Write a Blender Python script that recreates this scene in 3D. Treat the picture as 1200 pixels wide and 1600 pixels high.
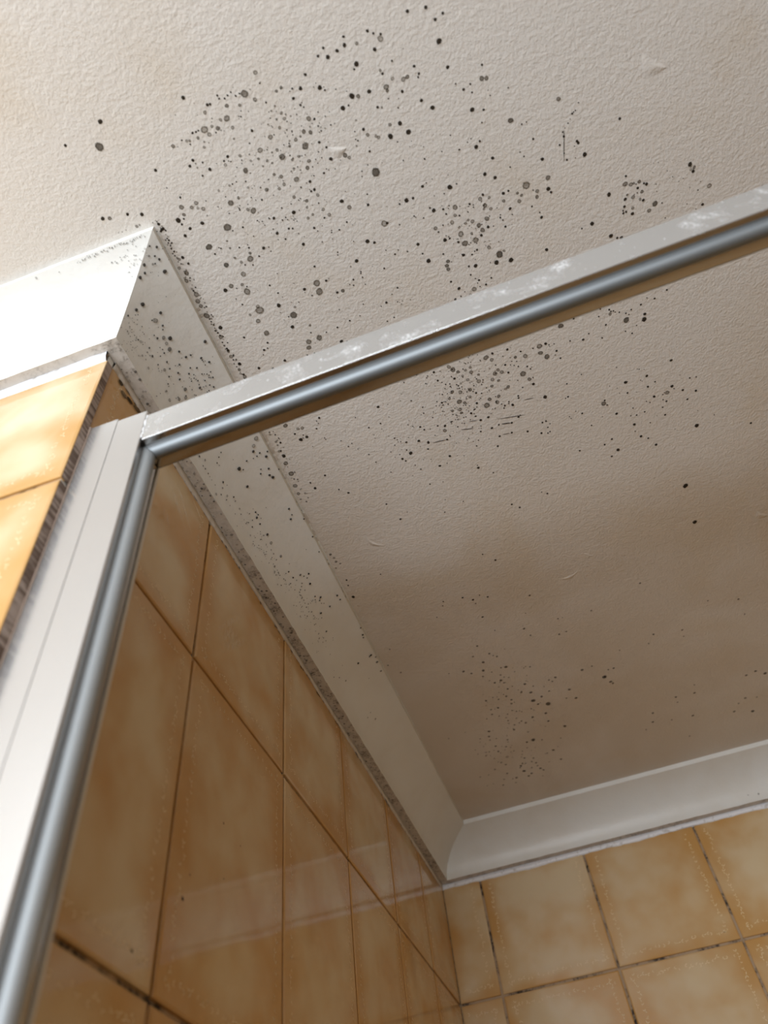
import bpy, bmesh, math, random
from mathutils import Vector, Matrix
C = bpy.context.scene.collection
SC = bpy.context.scene
for o in list(bpy.data.objects): bpy.data.objects.remove(o)
H = 2.40                                   # ceiling height
# ------------------------------------------------------------------ camera
cam_d = bpy.data.cameras.new('camera'); cam = bpy.data.objects.new('camera', cam_d); C.objects.link(cam)
R = ((0.94506022, 0.31174651, -0.09836308), (-0.30350711, 0.72500653, -0.61826286), (-0.12142742, 0.61414953, 0.77979211))
m = Matrix.Identity(4)
for i in range(3):
    m[i][0] = R[0][i]; m[i][1] = -R[1][i]; m[i][2] = -R[2][i]
m[0][3], m[1][3], m[2][3] = 0.21377545, -1.06999871, H - 0.5593021
cam.matrix_world = m
cam_d.sensor_fit = 'VERTICAL'; cam_d.sensor_height = 36.0; cam_d.lens = 36.0 * 1188.08 / 1600.0
cam_d.clip_start = 0.01
cam_d.dof.use_dof = True; cam_d.dof.focus_distance = 0.66; cam_d.dof.aperture_fstop = 7.0
SC.camera = cam
# ------------------------------------------------------------------ light
SC.view_settings.view_transform = 'Standard'; SC.view_settings.look = 'None'
SC.view_settings.gamma = 1.0; SC.view_settings.use_curve_mapping = False
SC.view_settings.exposure = 0.0
world = bpy.data.worlds.new('sky'); SC.world = world; world.use_nodes = True
wn = world.node_tree.nodes; wl = world.node_tree.links
wn['Background'].inputs[0].default_value = (0.75, 0.87, 1.0, 1); wn['Background'].inputs[1].default_value = 1.0
WX0, WX1, WZ0, WZ1, WY = -.95, .35, 1.65, 2.2, -2.0
ld = bpy.data.lights.new('window_daylight', 'AREA'); ld.shape = 'RECTANGLE'; ld.size = WX1 - WX0 - .04; ld.size_y = WZ1 - WZ0 - .04
ld.energy = 29.0; ld.color = (0.88, 0.935, 1.0)
lo = bpy.data.objects.new('window_daylight', ld); C.objects.link(lo)
lo.location = ((WX0 + WX1) / 2, WY - .02, (WZ0 + WZ1) / 2); lo.rotation_euler = (math.radians(90), 0, 0)   # faces +y
SC.cycles.max_bounces = 10; SC.cycles.diffuse_bounces = 6; SC.cycles.transparent_max_bounces = 16
SC.cycles.sample_clamp_indirect = 6
# ------------------------------------------------------------------ helpers
def tag(o, label=None, cat=None, kind=None):
    if label: o['label'] = label
    if cat: o['category'] = cat
    if kind: o['kind'] = kind
    return o
def link(name, me, mats, parent=None, smooth=False):
    o = bpy.data.objects.new(name, me); C.objects.link(o)
    for mt in (mats if isinstance(mats, (list, tuple)) else [mats]): me.materials.append(mt)
    if smooth:
        for p in me.polygons: p.use_smooth = True
    if parent: o.parent = parent
    return o
class MB:
    """mesh builder with a per-corner colour attribute"""
    def __init__(s): s.v = []; s.f = []; s.m = []; s.c = []
    def face(s, pts, mat=0, cols=None):
        n = len(s.v); s.v += [tuple(p) for p in pts]; s.f.append(tuple(range(n, n + len(pts)))); s.m.append(mat)
        s.c.append(cols if cols else [(0.5, 0.5, 0.5, 1)] * len(pts))
    def box(s, a, b, mat=0):
        x0, y0, z0 = a; x1, y1, z1 = b
        for q in (((x0,y0,z0),(x0,y1,z0),(x1,y1,z0),(x1,y0,z0)), ((x0,y0,z1),(x1,y0,z1),(x1,y1,z1),(x0,y1,z1)),
                  ((x0,y0,z0),(x1,y0,z0),(x1,y0,z1),(x0,y0,z1)), ((x0,y1,z0),(x0,y1,z1),(x1,y1,z1),(x1,y1,z0)),
                  ((x0,y0,z0),(x0,y0,z1),(x0,y1,z1),(x0,y1,z0)), ((x1,y0,z0),(x1,y1,z0),(x1,y1,z1),(x1,y0,z1))):
            s.face(q, mat)
    def build(s, name, mats, parent=None, smooth=False, merge=False):
        me = bpy.data.meshes.new(name); me.from_pydata(s.v, [], s.f)
        me.polygons.foreach_set('material_index', s.m)
        ca = me.color_attributes.new('info', 'FLOAT_COLOR', 'CORNER')
        flat = [x for cs in s.c for c in cs for x in c]
        ca.data.foreach_set('color', flat)
        if merge:
            bm = bmesh.new(); bm.from_mesh(me); bmesh.ops.remove_doubles(bm, verts=bm.verts, dist=1e-5)
            bmesh.ops.recalc_face_normals(bm, faces=bm.faces); bm.to_mesh(me); bm.free()
        me.update()
        return link(name, me, mats, parent, smooth)
# ------------------------------------------------------------------ materials
class NT:
    def __init__(s, name):
        s.mat = bpy.data.materials.new(name); s.mat.use_nodes = True
        s.n = s.mat.node_tree.nodes; s.l = s.mat.node_tree.links
        s.bsdf = s.n['Principled BSDF']; s.out = s.n['Material Output']
    def new(s, t, **kw):
        nd = s.n.new(t)
        for k, v in kw.items(): setattr(nd, k, v)
        return nd
    def put(s, sock, v):
        if hasattr(v, 'links') or hasattr(v, 'is_linked'): s.l.new(v, sock)
        else:
            if isinstance(v, (tuple, list)) and len(v) == 3 and sock.type == 'RGBA': v = (*v, 1)
            sock.default_value = v
    def obj(s, scale=(1,1,1)):
        tc = s.new('ShaderNodeTexCoord'); mp = s.new('ShaderNodeMapping'); s.l.new(tc.outputs['Object'], mp.inputs[0])
        mp.inputs['Scale'].default_value = scale; return mp.outputs[0]
    def noise(s, vec, scale, detail=2, rough=.5, dist=0, out='Fac'):
        nd = s.new('ShaderNodeTexNoise'); s.l.new(vec, nd.inputs['Vector']); nd.inputs['Scale'].default_value = scale
        nd.inputs['Detail'].default_value = detail; nd.inputs['Roughness'].default_value = rough; nd.inputs['Distortion'].default_value = dist
        return nd.outputs[out]
    def math(s, op, a, b=0.0, c=0.0, clamp=False):
        nd = s.new('ShaderNodeMath', operation=op, use_clamp=clamp)
        s.put(nd.inputs[0], a); s.put(nd.inputs[1], b); s.put(nd.inputs[2], c); return nd.outputs[0]
    def ramp(s, v, lo, hi, a=0.0, b=1.0):
        nd = s.new('ShaderNodeMapRange', interpolation_type='SMOOTHSTEP'); s.put(nd.inputs[0], v)
        nd.inputs[1].default_value = lo; nd.inputs[2].default_value = hi; nd.inputs[3].default_value = a; nd.inputs[4].default_value = b
        return nd.outputs[0]
    def mix(s, f, a, b):
        nd = s.new('ShaderNodeMix', data_type='RGBA'); s.put(nd.inputs[0], f); s.put(nd.inputs[6], a); s.put(nd.inputs[7], b); return nd.outputs[2]
    def bump(s, h, dist, strength=1.0):
        nd = s.new('ShaderNodeBump'); s.put(nd.inputs['Height'], h); nd.inputs['Distance'].default_value = dist; nd.inputs['Strength'].default_value = strength
        s.l.new(nd.outputs[0], s.bsdf.inputs['Normal']); return nd.outputs[0]
    def info(s):
        a = s.new('ShaderNodeAttribute'); a.attribute_name = 'info'; sp = s.new('ShaderNodeSeparateColor'); s.l.new(a.outputs['Color'], sp.inputs[0])
        return sp.outputs[0], sp.outputs[1], sp.outputs[2], a.outputs['Alpha']
    def set(s, **kw):
        for k, v in kw.items(): s.put(s.bsdf.inputs[k.replace('_', ' ')], v)
def ceiling_paint():
    t = NT('textured_ceiling_paint'); v = t.obj()
    a = t.noise(v, 470, 3, .6); b = t.noise(v, 190, 1, .5); big = t.noise(v, 3.2, 3, .6)
    h = t.math('ADD', t.math('MULTIPLY', a, .8), t.math('MULTIPLY', b, .6)); t.bump(h, .0016, .38)
    st = t.noise(v, 7.0, 3, .6, .6); st = t.ramp(st, .52, .75, 0, .28)
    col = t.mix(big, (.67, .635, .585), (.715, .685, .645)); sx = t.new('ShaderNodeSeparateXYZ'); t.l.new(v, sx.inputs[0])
    steam_shade = t.math('MULTIPLY', t.ramp(t.math('ADD', sx.outputs[1], t.math('MULTIPLY', big, .35)), -.75, -.15, 0, .55), t.ramp(t.noise(v, 4.5, 3, .6, .5), .3, .6, .45, 1))   # yellow-brown staining, spread wider to paint in the dimmer, warmer light inside
    col = t.mix(steam_shade, col, (.50, .395, .27)); col = t.mix(st, col, (.56, .45, .30))
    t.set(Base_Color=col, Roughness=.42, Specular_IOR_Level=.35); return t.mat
def gloss_paint():
    t = NT('white_gloss_paint'); v = t.obj(); a = t.noise(v, 60, 3, .6); b = t.noise(v, 380, 1, .5)
    t.bump(t.math('ADD', a, t.math('MULTIPLY', b, .25)), .0007, .55)
    g = t.noise(v, 14, 3, .6); col = t.mix(t.ramp(g, .4, .7, 0, .5), (.72, .72, .69), (.66, .63, .57))
    t.set(Base_Color=col, Roughness=.38); return t.mat
def lip_paint():
    t = NT('mould_stained_paint'); v = t.obj(); a = t.noise(v, 90, 4, .65); b = t.noise(v, 500, 2, .6); c = t.noise(v, 9, 2, .5)
    f = t.math('MULTIPLY', t.ramp(a, .42, .62, 0, 1), t.ramp(b, .45, .6, .3, 1)); f = t.math('MULTIPLY', f, t.ramp(c, .4, .6, .25, .85))
    t.bump(a, .001, .6)
    t.set(Base_Color=t.mix(f, (.60, .55, .49), (.16, .13, .10)), Roughness=.45); return t.mat
def caulk(name='white_caulk', col=(.82, .83, .86)):
    t = NT(name); v = t.obj(); t.bump(t.noise(v, 120, 3, .6), .0012, .8); d = t.ramp(t.noise(v, 160, 3, .6), .55, .72, 0, .55)
    t.set(Base_Color=t.mix(d, col, (.35, .30, .25)), Roughness=.35); return t.mat
def tile_glaze():
    t = NT('mottled_amber_glaze'); v = t.obj(); r, g, b, al = t.info()
    # distance to the tile's edge (r,g run 0..1 over the tile)
    ex = t.math('MINIMUM', r, t.math('SUBTRACT', 1, r)); ey = t.math('MINIMUM', g, t.math('SUBTRACT', 1, g))
    e = t.math('MINIMUM', ex, t.math('MULTIPLY', ey, 1.3))
    cmb = t.new('ShaderNodeCombineXYZ'); t.l.new(t.math('MULTIPLY', b, 37.0), cmb.inputs[0]); t.l.new(t.math('MULTIPLY', b, 91.0), cmb.inputs[1]); t.l.new(t.math('MULTIPLY', b, 53.0), cmb.inputs[2])
    ad = t.new('ShaderNodeVectorMath', operation='ADD'); t.l.new(v, ad.inputs[0]); t.l.new(cmb.outputs[0], ad.inputs[1])
    n1 = t.noise(ad.outputs[0], 13, 2, .5, .3); n2 = t.noise(ad.outputs[0], 34, 2, .5, .2)
    k = t.math('ADD', t.math('MULTIPLY', n1, 1.0), t.math('MULTIPLY', n2, .35)); k = t.math('SUBTRACT', k, t.math('MULTIPLY', t.ramp(e, 0, .20, 1, 0), .22))
    k = t.ramp(k, .33, .92, 0, 1)
    col = t.mix(k, (.52, .29, .095), (.66, .545, .36))
    col = t.mix(t.math('MULTIPLY', b, .25), col, (.52, .29, .095))
    h = t.noise(ad.outputs[0], 22, 2, .5); h2 = t.noise(ad.outputs[0], 240, 2, .5)
    t.bump(t.math('ADD', h, t.math('MULTIPLY', h2, .02)), .0012, .16)
    t.set(Base_Color=col, Roughness=.07, Specular_IOR_Level=.5); return t.mat
def sprig_glaze():
    t = NT('pale_relief_glaze'); t.set(Base_Color=(.72, .57, .34), Roughness=.3); return t.mat
def bisque():
    t = NT('raw_tile_edge'); v = t.obj((1, .12, 1)); n = t.noise(v, 420, 3, .65); w = t.noise(v, 45, 2, .5)
    k = t.ramp(t.math('ADD', t.math('MULTIPLY', n, .6), t.math('MULTIPLY', w, .5)), .46, .62, 0, 1)
    t.bump(n, .001, .6); t.set(Base_Color=t.mix(k, (.10, .055, .03), (.36, .28, .23)), Roughness=.6); return t.mat
def grout():
    t = NT('grimy_grout'); v = t.obj(); a = t.noise(v, 45, 3, .65); b = t.noise(v, 300, 2, .6)
    k = t.math('MULTIPLY', t.ramp(a, .46, .62, 0, 1), t.ramp(b, .35, .6, .35, 1)); t.bump(b, .001, .6)
    t.set(Base_Color=t.mix(k, (.42, .30, .19), (.035, .025, .018)), Roughness=.85); return t.mat
def metal(name, col=(.62, .62, .60), rough=.25, diff=0.0, dcol=(.6, .6, .6), spots=0.0):
    t = NT(name); v = t.obj(); n = t.noise(v, 400, 2, .5); t.bump(n, .0001, .25)
    t.set(Metallic=1.0, Base_Color=col, Roughness=rough)
    f = diff; dc = dcol
    if spots:
        a = t.noise(v, 48, 4, .7, .5); b = t.noise(v, 700, 2, .6); k = t.math('MULTIPLY', t.ramp(a, .53, .72, 0, 1), t.ramp(b, .48, .62, .25, 1))
        c = t.ramp(t.noise(v, 420, 1, .5), .72, .78, 0, .7); k = t.math('MULTIPLY', t.math('MAXIMUM', k, c), spots)
        f = t.math('ADD', k, diff, clamp=True); dc = t.mix(k, dcol, (.85, .87, .9))
    if diff or spots:
        d = t.new('ShaderNodeBsdfDiffuse'); t.put(d.inputs[0], dc)
        mx = t.new('ShaderNodeMixShader'); t.put(mx.inputs[0], f); t.l.new(t.bsdf.outputs[0], mx.inputs[1]); t.l.new(d.outputs[0], mx.inputs[2]); t.l.new(mx.outputs[0], t.out.inputs[0])
    return t.mat
def mould():
    t = NT('black_mould'); v = t.obj(); r, g, b, al = t.info()     # r,g: -1..1 across the spot (stored 0..1), b: 0 black .. 1 grey
    x = t.math('MULTIPLY_ADD', r, 2, -1); y = t.math('MULTIPLY_ADD', g, 2, -1)
    d = t.math('SQRT', t.math('ADD', t.math('MULTIPLY', x, x), t.math('MULTIPLY', y, y)))
    n = t.noise(v, 700, 2, .6); n2 = t.noise(v, 1700, 2, .6)
    d = t.math('ADD', d, t.math('MULTIPLY', t.math('SUBTRACT', n, .5), .55))
    edge = t.ramp(d, .62, .95, 1, 0)
    ring = t.math('MULTIPLY', t.ramp(d, .40, .72, 0, 1), .50)
    inner = t.math('ADD', .30, ring); inner = t.math('ADD', inner, t.math('MULTIPLY', t.math('SUBTRACT', n2, .5), .7), clamp=True)
    dark = t.math('MULTIPLY_ADD', b, -1, 1)
    a = t.math('ADD', t.math('MULTIPLY', inner, b), t.math('MULTIPLY', dark, .96)); a = t.math('MULTIPLY', a, edge, clamp=True)
    a = t.math('MULTIPLY', a, al)
    t.set(Base_Color=t.mix(b, (.022, .015, .008), (.13, .10, .06)), Roughness=.9, Alpha=a, Specular_IOR_Level=.1)
    return t.mat
def glass():
    t = NT('clear_glass'); tr = t.new('ShaderNodeBsdfTransparent'); tr.inputs[0].default_value = (.96, .98, .97, 1)
    gl = t.new('ShaderNodeBsdfGlossy'); gl.inputs['Roughness'].default_value = .02; fr = t.new('ShaderNodeFresnel'); fr.inputs[0].default_value = 1.45
    mx = t.new('ShaderNodeMixShader'); t.l.new(t.math('MULTIPLY', fr.outputs[0], .5), mx.inputs[0]); t.l.new(tr.outputs[0], mx.inputs[1]); t.l.new(gl.outputs[0], mx.inputs[2])
    t.l.new(mx.outputs[0], t.out.inputs[0]); return t.mat
def plain(name, col, rough=.6):
    t = NT(name); v = t.obj(); n = t.noise(v, 25, 3, .6); t.bump(n, .0008, .3)
    t.set(Base_Color=t.mix(n, tuple(c * .93 for c in col), col), Roughness=rough); return t.mat
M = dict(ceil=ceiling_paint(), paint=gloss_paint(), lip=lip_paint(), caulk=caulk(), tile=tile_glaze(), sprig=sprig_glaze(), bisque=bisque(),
         grout=grout(), strip=metal('satin_anodised_aluminium', (.62, .61, .60), .22, .22), header=metal('water_spotted_aluminium', (.60, .60, .60), .24, .25, (.55, .55, .54), .6),
         dark=metal('polished_inner_aluminium', (.50, .48, .46), .14), tube=metal('blue_grey_aluminium', (.27, .29, .305), .58, .32, (.17, .185, .19)), stile=metal('blue_grey_aluminium_lit', (.42, .445, .46), .58, .35, (.32, .34, .35)), mould=mould(), glass=glass(),  # stile is the rail's aluminium, painted lighter where it faces the window
         silicone=caulk('brown_stained_silicone', (.34, .26, .21)), floor=plain('floor_tile', (.13, .10, .07), .4), hob=plain('hob_render', (.3, .24, .17), .5),
         wallp=plain('wall_paint', (.74, .73, .70), .6), frame=plain('window_frame_paint', (.8, .8, .78), .4))
# mould colonies: x, y (0.1 mm) [z], radius (0.01 mm), kind
CEIL_SPOTS=(
"567,-10081,163,0;484,-9951,292,2;283,-10031,103,0;1131,-10031,134,0;754,-9699,113,0;261,-9539,144,0;306,-9524,144,1;434,-9507,117,0;525,-9473,142,0;935,-9795,136,1;1005,-9808,62,0;1033,-9794,99,1;1052,-9788,86,1;1092,-9825,86,0;1116,-9823,74,0;1134,-9825,61,0;1174,-9817,245,1;1258,-9944,109,0;1276,-9941,85,0;1222,-9908,134,1;1341,-9971,73,0;1345,-9951,73,0;1378,-9940,73,0;1403,-9950,72,0;1430,-9960,60,0;1451,-9931,72,0;1479,-9935,60,0;1509,-9923,253,1;1372,-9897,133,1;1452,-9873,109,1;1340,-9830,207,1;1299,-9834,110,1;1261,-9795,147,1;1352,-9768,122,1;1431,-9809,61,0;1237,-9776,61,0;1191,-9780,147,1;1229,-9818,110,1;1112,-9785,111,1;1046,-9767,62,0;1139,-9751,74,1;1124,-9720,99,1;1165,-9735,37,0;1332,-9702,73,1;1245,-9617,111,0;1325,-9593,111,1;1207,-9574,111,1;1210,-9599,74,0;1238,-9589,62,1;1016,-9672,112,0;981,-9646,112,0;1024,-9648,50,0;1023,-9621,75,1;1071,-9638,74,0;1097,-9583,124,0;1033,-9562,75,0;1155,-9601,37,0;770,-9573,51,0;826,-9485,89,0;910,-9416,152,1;803,-9424,178,1;868,-9400,140,1;906,-9381,101,1;939,-9364,152,1;795,-9372,128,1;740,-9351,192,0;781,-9347,77,0;751,-9318,90,0;888,-9277,140,0;791,-9272,128,0;736,-9238,129,0;980,-9405,50,0;1041,-9341,63,1;1199,-9348,113,1;1134,-9335,214,1;1175,-9444,87,1;1199,-9445,62,0;1230,-9449,50,0;1093,-9438,88,1;1291,-9431,62,0;1290,-9388,87,1;1321,-9495,185,1;944,-9313,64,1;1040,-9190,293,1;1065,-9156,64,0;1141,-9154,64,0;1174,-9281,63,0;1173,-9270,63,0;1094,-9273,51,0;1228,-9252,126,1;996,-9103,77,1;857,-9109,246,2;921,-9080,52,0;932,-9070,65,0;994,-9049,90,1;1058,-9030,64,0;874,-9048,78,0;1122,-9005,77,0;601,-9375,116,0;614,-9335,129,0;591,-9325,91,0;452,-9412,117,1;597,-9394,52,0;2645,-10010,120,0;2375,-9992,107,0;2407,-9967,84,0;2449,-9949,84,0;2440,-9926,191,1;2223,-10012,95,0;2213,-9967,131,0;2290,-9951,119,1;2081,-9996,95,0;2158,-9953,119,0;2034,-9965,95,0;2091,-9940,143,0;2386,-9883,132,0;2472,-9786,72,0;2250,-9845,168,0;2227,-9821,72,0;1624,-10010,144,1;1919,-9896,108,0;1626,-9946,60,0;2384,-9760,96,1;2392,-9738,96,0;2445,-9690,121,1;2510,-9663,157,1;2539,-9668,145,1;2390,-9658,181,1;2391,-9636,121,1;1861,-9833,132,0;1810,-9850,72,0;1745,-9879,108,1;1709,-9869,108,1;1980,-9796,156,0;2006,-9792,36,0;2006,-9772,72,0;1944,-9812,36,0;1965,-9829,36,0;2160,-9682,193,0;2199,-9667,145,1;2277,-9670,145,0;2483,-9598,109,0;2384,-9588,49,0;2447,-9567,36,0;1558,-9870,145,1;1619,-9831,72,0;1796,-9795,108,0;2081,-9635,169,0;2122,-9638,73,0;2299,-9564,97,0;2326,-9553,73,1;2428,-9515,61,0;1824,-9744,84,0;1840,-9725,60,0;1631,-9775,72,1;1665,-9793,72,1;1688,-9741,109,1;1712,-9725,60,1;1694,-9703,121,1;1739,-9704,60,1;1845,-9651,169,1;1880,-9636,85,0;1644,-9717,85,1;1918,-9667,48,0;1464,-9708,97,0;1643,-9664,109,1;1563,-9632,171,1;1579,-9707,61,1;1711,-9618,49,0;1785,-9589,146,1;1826,-9570,146,1;1835,-9602,73,1;1888,-9589,61,0;1970,-9567,61,0;1997,-9566,36,0;1897,-9554,61,0;2138,-9537,73,1;2345,-9436,122,1;2411,-9422,159,0;2450,-9352,185,0;2326,-9367,184,0;2167,-9468,110,0;2108,-9475,49,0;2183,-9427,134,1"
";2234,-9401,110,1;2247,-9388,123,1;2109,-9415,61,0;2089,-9387,49,0;2361,-9317,49,0;1417,-9642,61,0;1466,-9580,184,1;1662,-9536,98,1;1716,-9561,134,1;1762,-9503,244,1;1858,-9493,98,0;1893,-9447,86,0;1674,-9568,73,1;1628,-9558,49,0;1752,-9569,85,1;2162,-9325,86,0;1588,-9492,221,1;1573,-9543,122,1;1535,-9541,73,1;1387,-9580,49,0;1380,-9539,86,1;1433,-9534,98,1;1484,-9503,98,1;1509,-9479,86,1;1694,-9457,98,1;1646,-9452,98,1;1740,-9451,49,0;1750,-9406,135,1;1724,-9369,148,1;1839,-9397,49,0;1895,-9369,135,0;1959,-9378,61,0;1995,-9358,172,1;2017,-9334,123,1;1955,-9339,37,0;2363,-9191,37,0;1442,-9481,74,1;1493,-9406,111,1;1533,-9377,136,1;1818,-9300,86,0;1901,-9299,49,0;1663,-9398,49,0;1673,-9372,62,1;1672,-9353,62,1;1634,-9394,99,1;1624,-9326,186,1;1707,-9280,111,0;1443,-9389,50,0;1531,-9323,124,1;1489,-9308,124,1;1292,-9430,50,0;1370,-9359,62,0;1633,-9266,62,0;1716,-9220,112,0;1691,-9217,87,0;1405,-9331,149,1;2122,-9247,49,0;2070,-9221,50,0;2059,-9189,50,0;2158,-9183,323,2;1344,-9468,49,0;1230,-9450,50,0;2760,-9992,120,0;2853,-9929,97,0;2799,-9912,109,0;2790,-9792,182,0;2599,-9711,97,0;2805,-9634,122,0;3022,-9574,86,0;2616,-9660,85,0;2606,-9642,73,0;3002,-9498,173,1;3032,-9489,149,1;2830,-9525,61,0;2922,-9491,74,0;2872,-9475,99,0;2921,-9440,74,0;3026,-9417,37,0;3032,-9382,50,0;3158,-9386,50,0;3469,-9207,155,1;2588,-9505,122,0;2646,-9439,160,0;2897,-9338,162,0;2971,-9313,88,0;2941,-9240,63,0;3131,-9187,190,2;3199,-9139,64,0;3233,-9141,51,0;2716,-9236,50,0;2817,-9154,50,0;2845,-9167,50,0;2899,-9132,88,0;2867,-9105,152,0;2885,-9072,38,0;2751,-9127,75,0;2633,-9156,50,0;2506,-9151,75,0;2363,-9191,50,0;3257,-9020,90,0;3464,-8966,65,0;3427,-8919,79,0;2959,-8996,128,0;3293,-8869,131,0;3152,-8968,52,0;3173,-8931,65,0;3448,-8855,53,0;3460,-8804,79,0;3064,-8895,65,0;2882,-8911,141,0;2947,-8863,129,0;2441,-8982,114,0;2473,-8995,50,0;2624,-8910,191,0;2675,-8916,64,0;2519,-9007,38,0;3148,-8735,289,1;3309,-8732,185,1;3297,-8656,160,0;2706,-8988,25,0;3544,-9086,78,0;3568,-9099,52,0;3596,-9140,52,0;3555,-9093,52,0;3525,-9057,39,0;3507,-9037,52,0;3481,-9014,39,0;3462,-8994,65,0;3464,-8964,92,0;3856,-8944,107,0;3548,-8902,106,0;3555,-8888,106,0;3587,-8796,174,0;3449,-8855,53,0;3526,-8876,40,0;3520,-8797,40,0;3312,-8626,107,0;3852,-8549,97,0;3841,-8495,195,1;3881,-8478,167,1;3902,-8479,98,1;3942,-8476,140,1;3974,-8453,84,0;3992,-8441,127,0;3926,-8435,112,0;3954,-8399,141,1;3918,-8467,56,0;3847,-8413,98,1;3886,-8382,155,1;3935,-8349,113,1;3957,-8334,114,0;3828,-8387,126,0;3920,-8402,56,0;3897,-8398,42,0;3816,-8336,113,0;3803,-8309,70,0;3803,-8290,99,0;3824,-8294,99,0;3875,-8304,127,1;3868,-8263,142,0;3717,-8462,166,0;4039,-8278,215,2;3992,-8242,158,1;4090,-8265,58,0;4312,-8470,173,0;4340,-8437,130,1;4316,-8430,101,1;4330,-8412,131,0;4441,-8267,178,1;4384,-8147,119,0;4357,-8265,59,0;4271,-8191,44,0;4104,-8144,58,0;3566,-8296,167,0;3487,-8286,69,0;3212,-8474,121,0;3207,-8513,54,0;3691,-8153,170,0;3735,-8122,100,0;3766,-8111,143,0;3204,-8223,138,0;4333,-8131,45,0;1259,-9233,2"
"14,1;1346,-9281,75,0;1282,-9319,50,0;1564,-9222,125,1;1725,-9178,125,1;1637,-9169,125,1;1454,-9183,63,0;1526,-9186,50,0;1522,-9126,151,0;1711,-9125,63,0;1725,-9075,126,1;1623,-9126,100,1;1602,-9054,113,1;1643,-9066,101,1;1713,-9016,76,0;1753,-9024,139,1;1374,-9137,114,0;1342,-9145,63,0;1258,-9161,63,0;1289,-9144,51,0;1426,-9104,63,0;1455,-9113,63,0;1462,-9094,50,0;1501,-9076,50,0;1520,-9062,50,0;1144,-9153,64,0;1445,-9033,89,0;1471,-9024,76,0;1618,-8975,101,0;1339,-9068,51,0;1354,-9031,127,0;1188,-9070,51,0;1498,-8976,51,0;1677,-8969,38,0;1633,-8946,51,0;1394,-8972,77,0;1501,-8893,128,0;1725,-8902,51,0;1220,-8967,128,0;1258,-8959,51,0;1260,-8927,51,0;1122,-9027,51,0;1058,-9031,64,0;1113,-8966,116,1;1097,-8928,246,1;996,-8973,104,1;1166,-8923,77,0;1027,-8927,117,1;1044,-8900,65,0;1097,-8880,65,0;915,-8946,196,2;1002,-8842,209,1;1517,-8712,91,0;879,-8789,185,1;826,-8774,173,0;960,-8771,132,1;972,-8709,265,1;987,-8745,66,0;910,-8760,53,0;1149,-8694,79,0;1184,-8617,79,0;1381,-8575,132,0;1486,-8587,276,1;1480,-8518,291,1;1558,-8580,105,0;1417,-8509,66,0;1150,-8525,173,0;896,-8628,80,0;871,-8685,53,0;1260,-8470,107,1;1303,-8495,53,0;1249,-8515,40,0;999,-8541,335,1;997,-8573,161,1;916,-8532,108,1;952,-8464,189,1;1226,-8413,296,1;1185,-8413,67,0;1180,-8326,163,0;1312,-8289,108,1;972,-8350,232,1;1296,-8229,68,0;1342,-8166,247,1;1411,-8189,68,0;795,-8377,96,0;947,-8272,96,0;896,-8225,111,0;928,-8229,69,0;1252,-8163,234,1;1234,-8116,207,1;1258,-8055,83,0;1198,-8061,70,0;1013,-8081,126,0;793,-8093,127,0;897,-8047,127,0;874,-8188,56,0;660,-8516,178,0;666,-8182,155,0;657,-8085,100,0;664,-9051,105,0;646,-9105,131,0;619,-8991,185,1;611,-8820,201,1;597,-8769,188,1;601,-8727,162,1;607,-8642,244,1;630,-8446,193,1;619,-8507,110,1;632,-8265,168,1;632,-8321,125,0;631,-8339,97,0;617,-8586,68,0;622,-8556,68,0;619,-8529,55,0;614,-8608,54,0;622,-8485,69,0;621,-8399,69,0;620,-8370,56,0;626,-8199,56,0;642,-8137,142,1;656,-8062,171,1;609,-9265,65,0;593,-9258,52,0;601,-9234,65,0;605,-9211,65,0;600,-9189,65,0;610,-9164,78,0;594,-9154,65,0;617,-9102,118,1;609,-9115,92,1;591,-8939,159,1;588,-8960,106,1;587,-9044,132,1;601,-8870,80,1;567,-8660,68,1;565,-8709,68,0;602,-9333,116,0;568,-9328,78,0;1868,-9082,150,0;1905,-9024,163,1;2037,-8994,113,0;2055,-9065,63,0;2305,-8930,164,0;2354,-8928,101,0;2251,-8922,76,0;2105,-8830,242,1;2126,-8826,102,0;1948,-8751,167,0;1994,-8725,116,0;1853,-8933,76,0;1783,-8900,76,0;1729,-8915,51,0;1724,-8902,51,0;1852,-8786,51,0;1713,-8856,38,0;1715,-8751,64,0;1709,-8732,52,0;1824,-8642,156,0;1769,-8616,78,1;2001,-8516,79,0;1827,-8554,65,0;1823,-8541,65,0;1825,-8509,66,0;1754,-8516,79,0;1715,-8490,53,0;1741,-8473,66,0;1827,-8450,53,0;2050,-8337,80,0;1994,-8303,53,0;1932,-8255,107,0;1885,-8240,54,0;1760,-8306,54,0;1571,-8329,54,0;1649,-8462,159,1;1605,-8464,106,0;1705,-8225,54,0;1616,-8216,81,0;1506,-8197,82,0;1495,-8074,152,0;1538,-8059,83,0;1952,-8117,68,0;1892,-8105,68,0;2016,-8229,54,0;2029,-8219,40,0;2054,-8223,40,0;2040,-8201,40,0;2115,-8209,40,0;229"
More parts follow.
